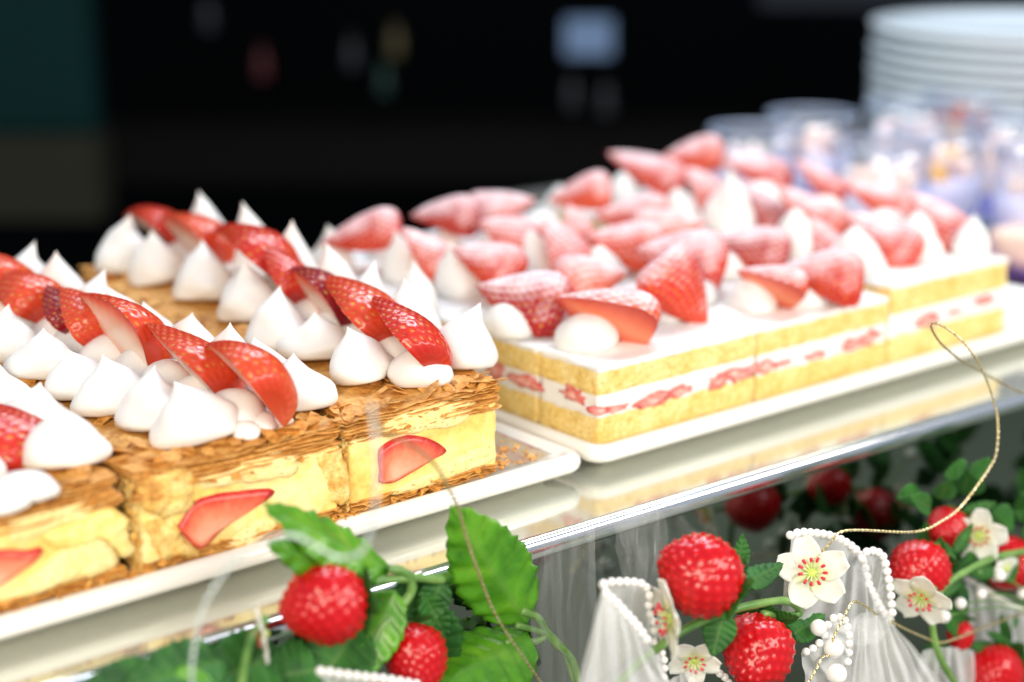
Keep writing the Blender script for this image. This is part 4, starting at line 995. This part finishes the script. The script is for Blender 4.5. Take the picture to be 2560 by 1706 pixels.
# ------------------------------------------------------------------ metallic cords
def cord(pts, r, mat, label, per=10):
    p = resample(smooth_path(pts, 16), r * .75)
    V, Fc = tube(p, lambda k, f, a: r * (1 + .28 * math.sin(2 * a + k * .9)) * (1.0 if mat is not SILVER else .35 + 1.0 * abs(math.sin(k * .40))), 8)
    o = obj('metallic_cord', V, Fc, mat, smooth=False); tag(o, label, 'cord', 'metallic cords wound through the garland')
cord([aty(932, 1040, -13.5), aty(945, 1068, -12.6), aty(985, 1092, -11.4), aty(1035, 1118, -10.2), aty(1085, 1160, -9), aty(1118, 1215, -8.2), aty(1145, 1270, -7.6), aty(1165, 1340, -7.3), aty(1195, 1430, -7.3), aty(1235, 1530, -7.3), aty(1285, 1610, -7.3), aty(1365, 1725, -7.4)], .06, GOLD, 'thin gold cord falling across the largest green leaf')
cord([aty(480, 1725, -9), aty(482, 1640, -9.4), aty(505, 1530, -9.8), aty(545, 1455, -10.2), aty(600, 1390, -10.8), aty(670, 1348, -11.5), aty(735, 1340, -12), aty(800, 1372, -12.4), aty(850, 1395, -12.8), aty(900, 1382, -13.4), aty(925, 1335, -14), aty(940, 1240, -14.6), aty(940, 1120, -14.8), aty(928, 1005, -14.8)], .065, SILVER, 'pale silver cord looping in front of the pastry tray')
cord([aty(2640, 1000, -9), aty(2560, 985, -9), aty(2480, 945, -9.2), aty(2420, 912, -9.6), aty(2375, 880, -10), aty(2345, 850, -10.4), aty(2327, 815, -10.8), aty(2345, 810, -11.2), aty(2390, 838, -11.6), aty(2432, 885, -12), aty(2462, 940, -12.2), aty(2482, 995, -12.4), aty(2494, 1050, -12.6), b2(1415, 180, -12.8), b2(1370, 290, -12.8), b2(1200, 520, -12.8), b2(1080, 610, -12.8), b2(980, 660, -12.8), b2(850, 672, -12.8), b2(600, 660, -12.8), b2(480, 672, -12.8), b2(420, 735, -12.6), b2(330, 840, -12.2), b2(265, 980, -12), b2(250, 1120, -12)], .060, GOLD, 'gold cord loop rising from the tulle to the cake tray')
cord([b2(700, 1165, -12.2), b2(630, 1115, -12.6), b2(572, 1088, -12.8), b2(540, 1105, -12.9), b2(490, 1200, -12.9), b2(440, 1300, -12.9), b2(430, 1400, -12.9), b2(375, 1420, -12.9), b2(330, 1500, -12.9), b2(270, 1600, -12.9)], .055, GOLD, 'gold cord threaded past the two large pearls')
cord([b2(780, 1205, -12), b2(880, 1255, -12), b2(980, 1300, -12), b2(1075, 1332, -12), b2(1180, 1305, -11.8), b2(1290, 1262, -11.6), b2(1420, 1210, -11.2), b2(1640, 1130, -10.8)], .060, GOLD, 'gold cord running to the right edge under the curving stem')

# ------------------------------------------------------------------ glass dessert cups and plates behind
def cup_parts(seed):
    Rr, H = 4.1, 9.3
    prof = [(0, .0), (2.6, 0), (3.0, .15), (3.3, 1.0), (3.7, 4.0), (4.0, 7.5), (Rr, H), (Rr - .1, H + .08), (Rr - .2, H), (3.8, 7.5), (3.5, 4.0), (3.1, 1.1), (2.6, .55), (0, .5)]
    return lathe(prof, 40)
V, Fc = cup_parts(0); CUPM = mesh('glass_wall', V, Fc, GLASS)
V, Fc = lathe([(4.0 + .13 * math.cos(a * .5236), 9.35 + .13 * math.sin(a * .5236)) for a in range(13)], 48)
RIMM = mesh('rim', V, Fc, plain('glass_rim', (.55, .66, .85), .08, Transmission_Weight=.5))
def layer(z0, z1, r0, r1, mat, name, seed=0):
    pr = [(0, z0), (r0 - .05, z0), (r0, z0 + .1), (r1, z1 - .1), (r1 - .15, z1)] + [(r1 * f, z1 + .18 * math.sin(f * 5 + seed)) for f in (.75, .5, .25, .02)]
    V, Fc = lathe(pr, 28, lambda p, a, k: (p[0], p[1], p[2] + (.18 * N((p[0], p[1], seed), .9) if k > .5 else 0))); return mesh(name, V, Fc, mat)
VIOLET = plain('violet_jelly', (.34, .32, .82), .25, Coat_Weight=.4); LILAC = plain('lilac_mousse', (.76, .74, .95), .4)
PEACH = plain('peach_mousse', (.92, .66, .54), .4); PINKC = plain('pink_cream', (.93, .76, .74), .45)
ORNG = plain('orange_fruit', (.90, .42, .03), .25, Coat_Weight=.4); REDF = plain('red_fruit', (.75, .12, .07), .25, Coat_Weight=.4)
LAY = [layer(.6, 2.9, 3.0, 3.45, VIOLET, 'jelly_layer'), layer(2.92, 5.6, 3.42, 3.72, LILAC, 'mousse_layer', 1), layer(2.92, 5.4, 3.42, 3.70, PINKC, 'mousse_layer', 2)]
V, Fc = lathe([(math.sin(math.pi * k / 8) * (1 + .15 * math.cos(k)), -math.cos(math.pi * k / 8) * .75) for k in range(9)], 12)
FR = {m.name: mesh('fruit_cube', V, Fc, m) for m in (PEACH, ORNG, REDF, PINKC)}
def cup(x, y, label, fruits, lay2, fill=None):
    t_ = thing('dessert_cup', label, 'glass cup', (x, y, SHZ), 'glass dessert cups at the end of the counter')
    put('rim', RIMM, t_, Matrix.Translation((x, y, SHZ + .02)))
    put('glass_wall', CUPM, t_, Matrix.Translation((x, y, SHZ + .02)))
    put('jelly_layer', LAY[0], t_, Matrix.Translation((x, y, SHZ))); put('mousse_layer', LAY[lay2], t_, Matrix.Translation((x, y, SHZ)))
    for k in range(7):
        a = k * .9 + x; rr_ = 2.1 if k < 6 else 0
        f = fruits[k % len(fruits)]
        put('fruit_cube', FR[f.name], t_, frame((x + rr_ * math.cos(a), y + rr_ * math.sin(a), SHZ + 6.3 + .6 * math.sin(k * 2.3)), Vector((1, 0, 0)), Vector((0, .8, .6)), Vector((0, -.6, .8)), rnd.uniform(1.0, 1.3)))
cup(51, 35.5, 'leftmost glass dessert cup with clear rim against the dark wall', [PINKC], 1)
cup(62.3, 39, 'second glass dessert cup from the left with violet jelly', [PEACH, PINKC], 1)
cup(74.2, 37.5, 'glass dessert cup with its rim overlapping the plate stack', [PINKC, PEACH], 2)
cup(62, 25, 'glass dessert cup with peach and orange fruit behind the tall cakes', [PEACH, ORNG], 1)
cup(52.5, 23.5, 'glass dessert cup with violet jelly and pink fruit hard behind the rearmost sugared berries', [PINKC, PEACH], 1)
cup(73.5, 26, 'glass dessert cup of pale pink mousse in the middle of the group', [PINKC, PEACH], 2)
cup(85, 27, 'glass dessert cup topped with orange fruit', [ORNG, PEACH], 2)
cup(86.5, 40, 'glass dessert cup topped with red and orange fruit before the plates', [REDF, ORNG], 2)
cup(60, 13.5, 'glass dessert cup with violet jelly close behind the right cake corner', [PINKC, PEACH], 1)
cup(72, 14, 'glass dessert cup with yellow orange fruit near the right frame edge', [ORNG, PINKC], 1)
ORD = ['white plate just under the topmost one', 'third white plate from the top', 'fourth white plate from the top', 'fifth white plate from the top', 'sixth white plate from the top', 'seventh white plate from the top', 'fifth white plate from the bottom', 'fourth white plate from the bottom', 'third white plate from the bottom', 'white plate just above the lowest one', 'lowest white plate']
c = atz(2590, 600, 2.2)
pd = thing('dessert_dish', 'violet dish with a peach dessert behind the right end of the cake', 'dessert', (c.x, c.y, SHZ))
V, Fc = lathe([(0, .02), (3.2, .02), (3.6, .3), (5.2, 1.0), (5.6, 1.25), (5.3, 1.3), (3.5, .7), (0, .6)], 40); put('dish', mesh('dish', V, Fc, plain('violet_glaze', (.16, .07, .34), .2)), pd, Matrix.Translation((c.x, c.y, SHZ)))
V, Fc = slab(c.x - 3.6, c.x + 3.2, c.y - 2.4, c.y + 2.4, SHZ + .9, SHZ + 3.9, h=.4, rad=.9, corner=1.4, amp=.3, fr=.5, seed=8); obj('peach_mousse', V, Fc, PEACH, pd)
def plates():
    c = CAM + ray(2630, 75) * 178; zt = c.z; n = 12; gap = 1.22
    zb = zt - n * gap
    rs = thing('plate_riser', 'dark block under the stack of white plates', 'stand', (c.x, c.y, SHZ))
    V, Fc = slab(c.x - 13, c.x + 13, c.y - 13, c.y + 13, SHZ + .01, zb, h=3, rad=.3, corner=1, amp=0); obj('stand_block', V, Fc, plain('stand_dark', (.03, .03, .035), .5), rs)
    V, Fc = lathe([(0, .0), (9.5, 0), (10, .25), (13, .40), (17.3, .98), (18.6, 1.45), (18.8, 1.95), (18.6, 2.05), (17.2, 1.75), (13, .95), (10, .6), (0, .55)], 72)
    pm = mesh('plate', V, Fc, plain('plate_white', (.80, .88, .92), .18, Coat_Weight=.3))
    for k in range(n):
        o = put('plate', pm, None, Matrix.Translation((c.x + rnd.uniform(-.2, .2), c.y + rnd.uniform(-.2, .2), zb + .01 + k * gap)))
        if k == n - 1: lb = 'topmost white plate of the tall stack by the cups'
        else: lb = ORD[n - 2 - k] + ' in the tall stack by the cups'
        tag(o, lb, 'plate', 'stack of white plates')
plates()

# ------------------------------------------------------------------ the dark room behind
FH = Vector((FW.x, FW.y, 0)).normalized()
def room(px, py, D): return CAM + ray(px, py) * D
def bpanel(px0, px1, py0, py1, D, th=3.0):
    def on(px, py): d = ray(px, py); return CAM + d * (D / d.dot(FH))
    a, b, c_ = on(px0, py1), on(px1, py1), on((px0 + px1) / 2, py0); b.z = c_.z; a.z = on((px0 + px1) / 2, py1).z; pts = []
    for d in (0, th):
        for (x, z) in ((0, 0), (1, 0), (1, 1), (0, 1)):
            q = Vector((a.x + (b.x - a.x) * x, a.y + (b.y - a.y) * x, a.z + (b.z - a.z) * z)) + FH * d
            pts.append(tuple(q))
    return pts, [(0, 1, 2, 3), (7, 6, 5, 4), (0, 4, 5, 1), (1, 5, 6, 2), (2, 6, 7, 3), (3, 7, 4, 0)]
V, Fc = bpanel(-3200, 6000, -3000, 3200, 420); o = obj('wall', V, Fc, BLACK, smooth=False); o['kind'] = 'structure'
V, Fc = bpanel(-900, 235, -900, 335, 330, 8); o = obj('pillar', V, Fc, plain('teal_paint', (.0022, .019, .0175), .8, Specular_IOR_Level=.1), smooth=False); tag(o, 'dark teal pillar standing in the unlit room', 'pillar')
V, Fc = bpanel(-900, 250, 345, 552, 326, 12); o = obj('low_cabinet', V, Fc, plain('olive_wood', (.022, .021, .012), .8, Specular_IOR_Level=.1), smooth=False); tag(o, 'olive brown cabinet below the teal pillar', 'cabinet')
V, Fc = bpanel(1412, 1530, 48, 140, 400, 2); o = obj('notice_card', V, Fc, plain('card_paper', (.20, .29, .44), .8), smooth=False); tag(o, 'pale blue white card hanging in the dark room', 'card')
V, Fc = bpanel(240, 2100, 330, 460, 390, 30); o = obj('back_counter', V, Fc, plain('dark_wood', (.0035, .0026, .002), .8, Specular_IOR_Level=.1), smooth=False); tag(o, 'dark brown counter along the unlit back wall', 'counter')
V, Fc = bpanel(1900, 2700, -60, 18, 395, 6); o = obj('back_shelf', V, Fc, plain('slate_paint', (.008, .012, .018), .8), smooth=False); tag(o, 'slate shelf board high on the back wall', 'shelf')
BV, BF = lathe([(0, 0), (2.6, 0), (2.8, .4), (2.8, 7), (2.2, 8.6), (1.0, 9.8), (.9, 12.6), (1.1, 12.8), (1.1, 13.4), (0, 13.5)], 24)  # red, yellow and green ones stand in for dim indicator lamps
for px, py, col, lb in [(520, 30, (0.0158, 0.021, 0.0245), 'grey bottle standing high in the dark room'), (655, 150, (0.07, 0.0028, 0.0042), 'dim red indicator lamp, drawn as a bottle, in the dark room'), (988, 95, (0.077, 0.0595, 0.014), 'yellow indicator lamp, drawn as a bottle, in the dark room'),
                        (880, 125, (0.0175, 0.0175, 0.0192), 'smoky bottle left of the yellow lamp'), (960, 190, (0.0014, 0.0262, 0.014), 'green indicator lamp, drawn as a bottle, below the yellow one'), (1430, 225, (0.0192, 0.0203, 0.021), 'left one of two grey bottles below the card'), (1515, 238, (0.0192, 0.0203, 0.021), 'right one of two grey bottles below the card')]:
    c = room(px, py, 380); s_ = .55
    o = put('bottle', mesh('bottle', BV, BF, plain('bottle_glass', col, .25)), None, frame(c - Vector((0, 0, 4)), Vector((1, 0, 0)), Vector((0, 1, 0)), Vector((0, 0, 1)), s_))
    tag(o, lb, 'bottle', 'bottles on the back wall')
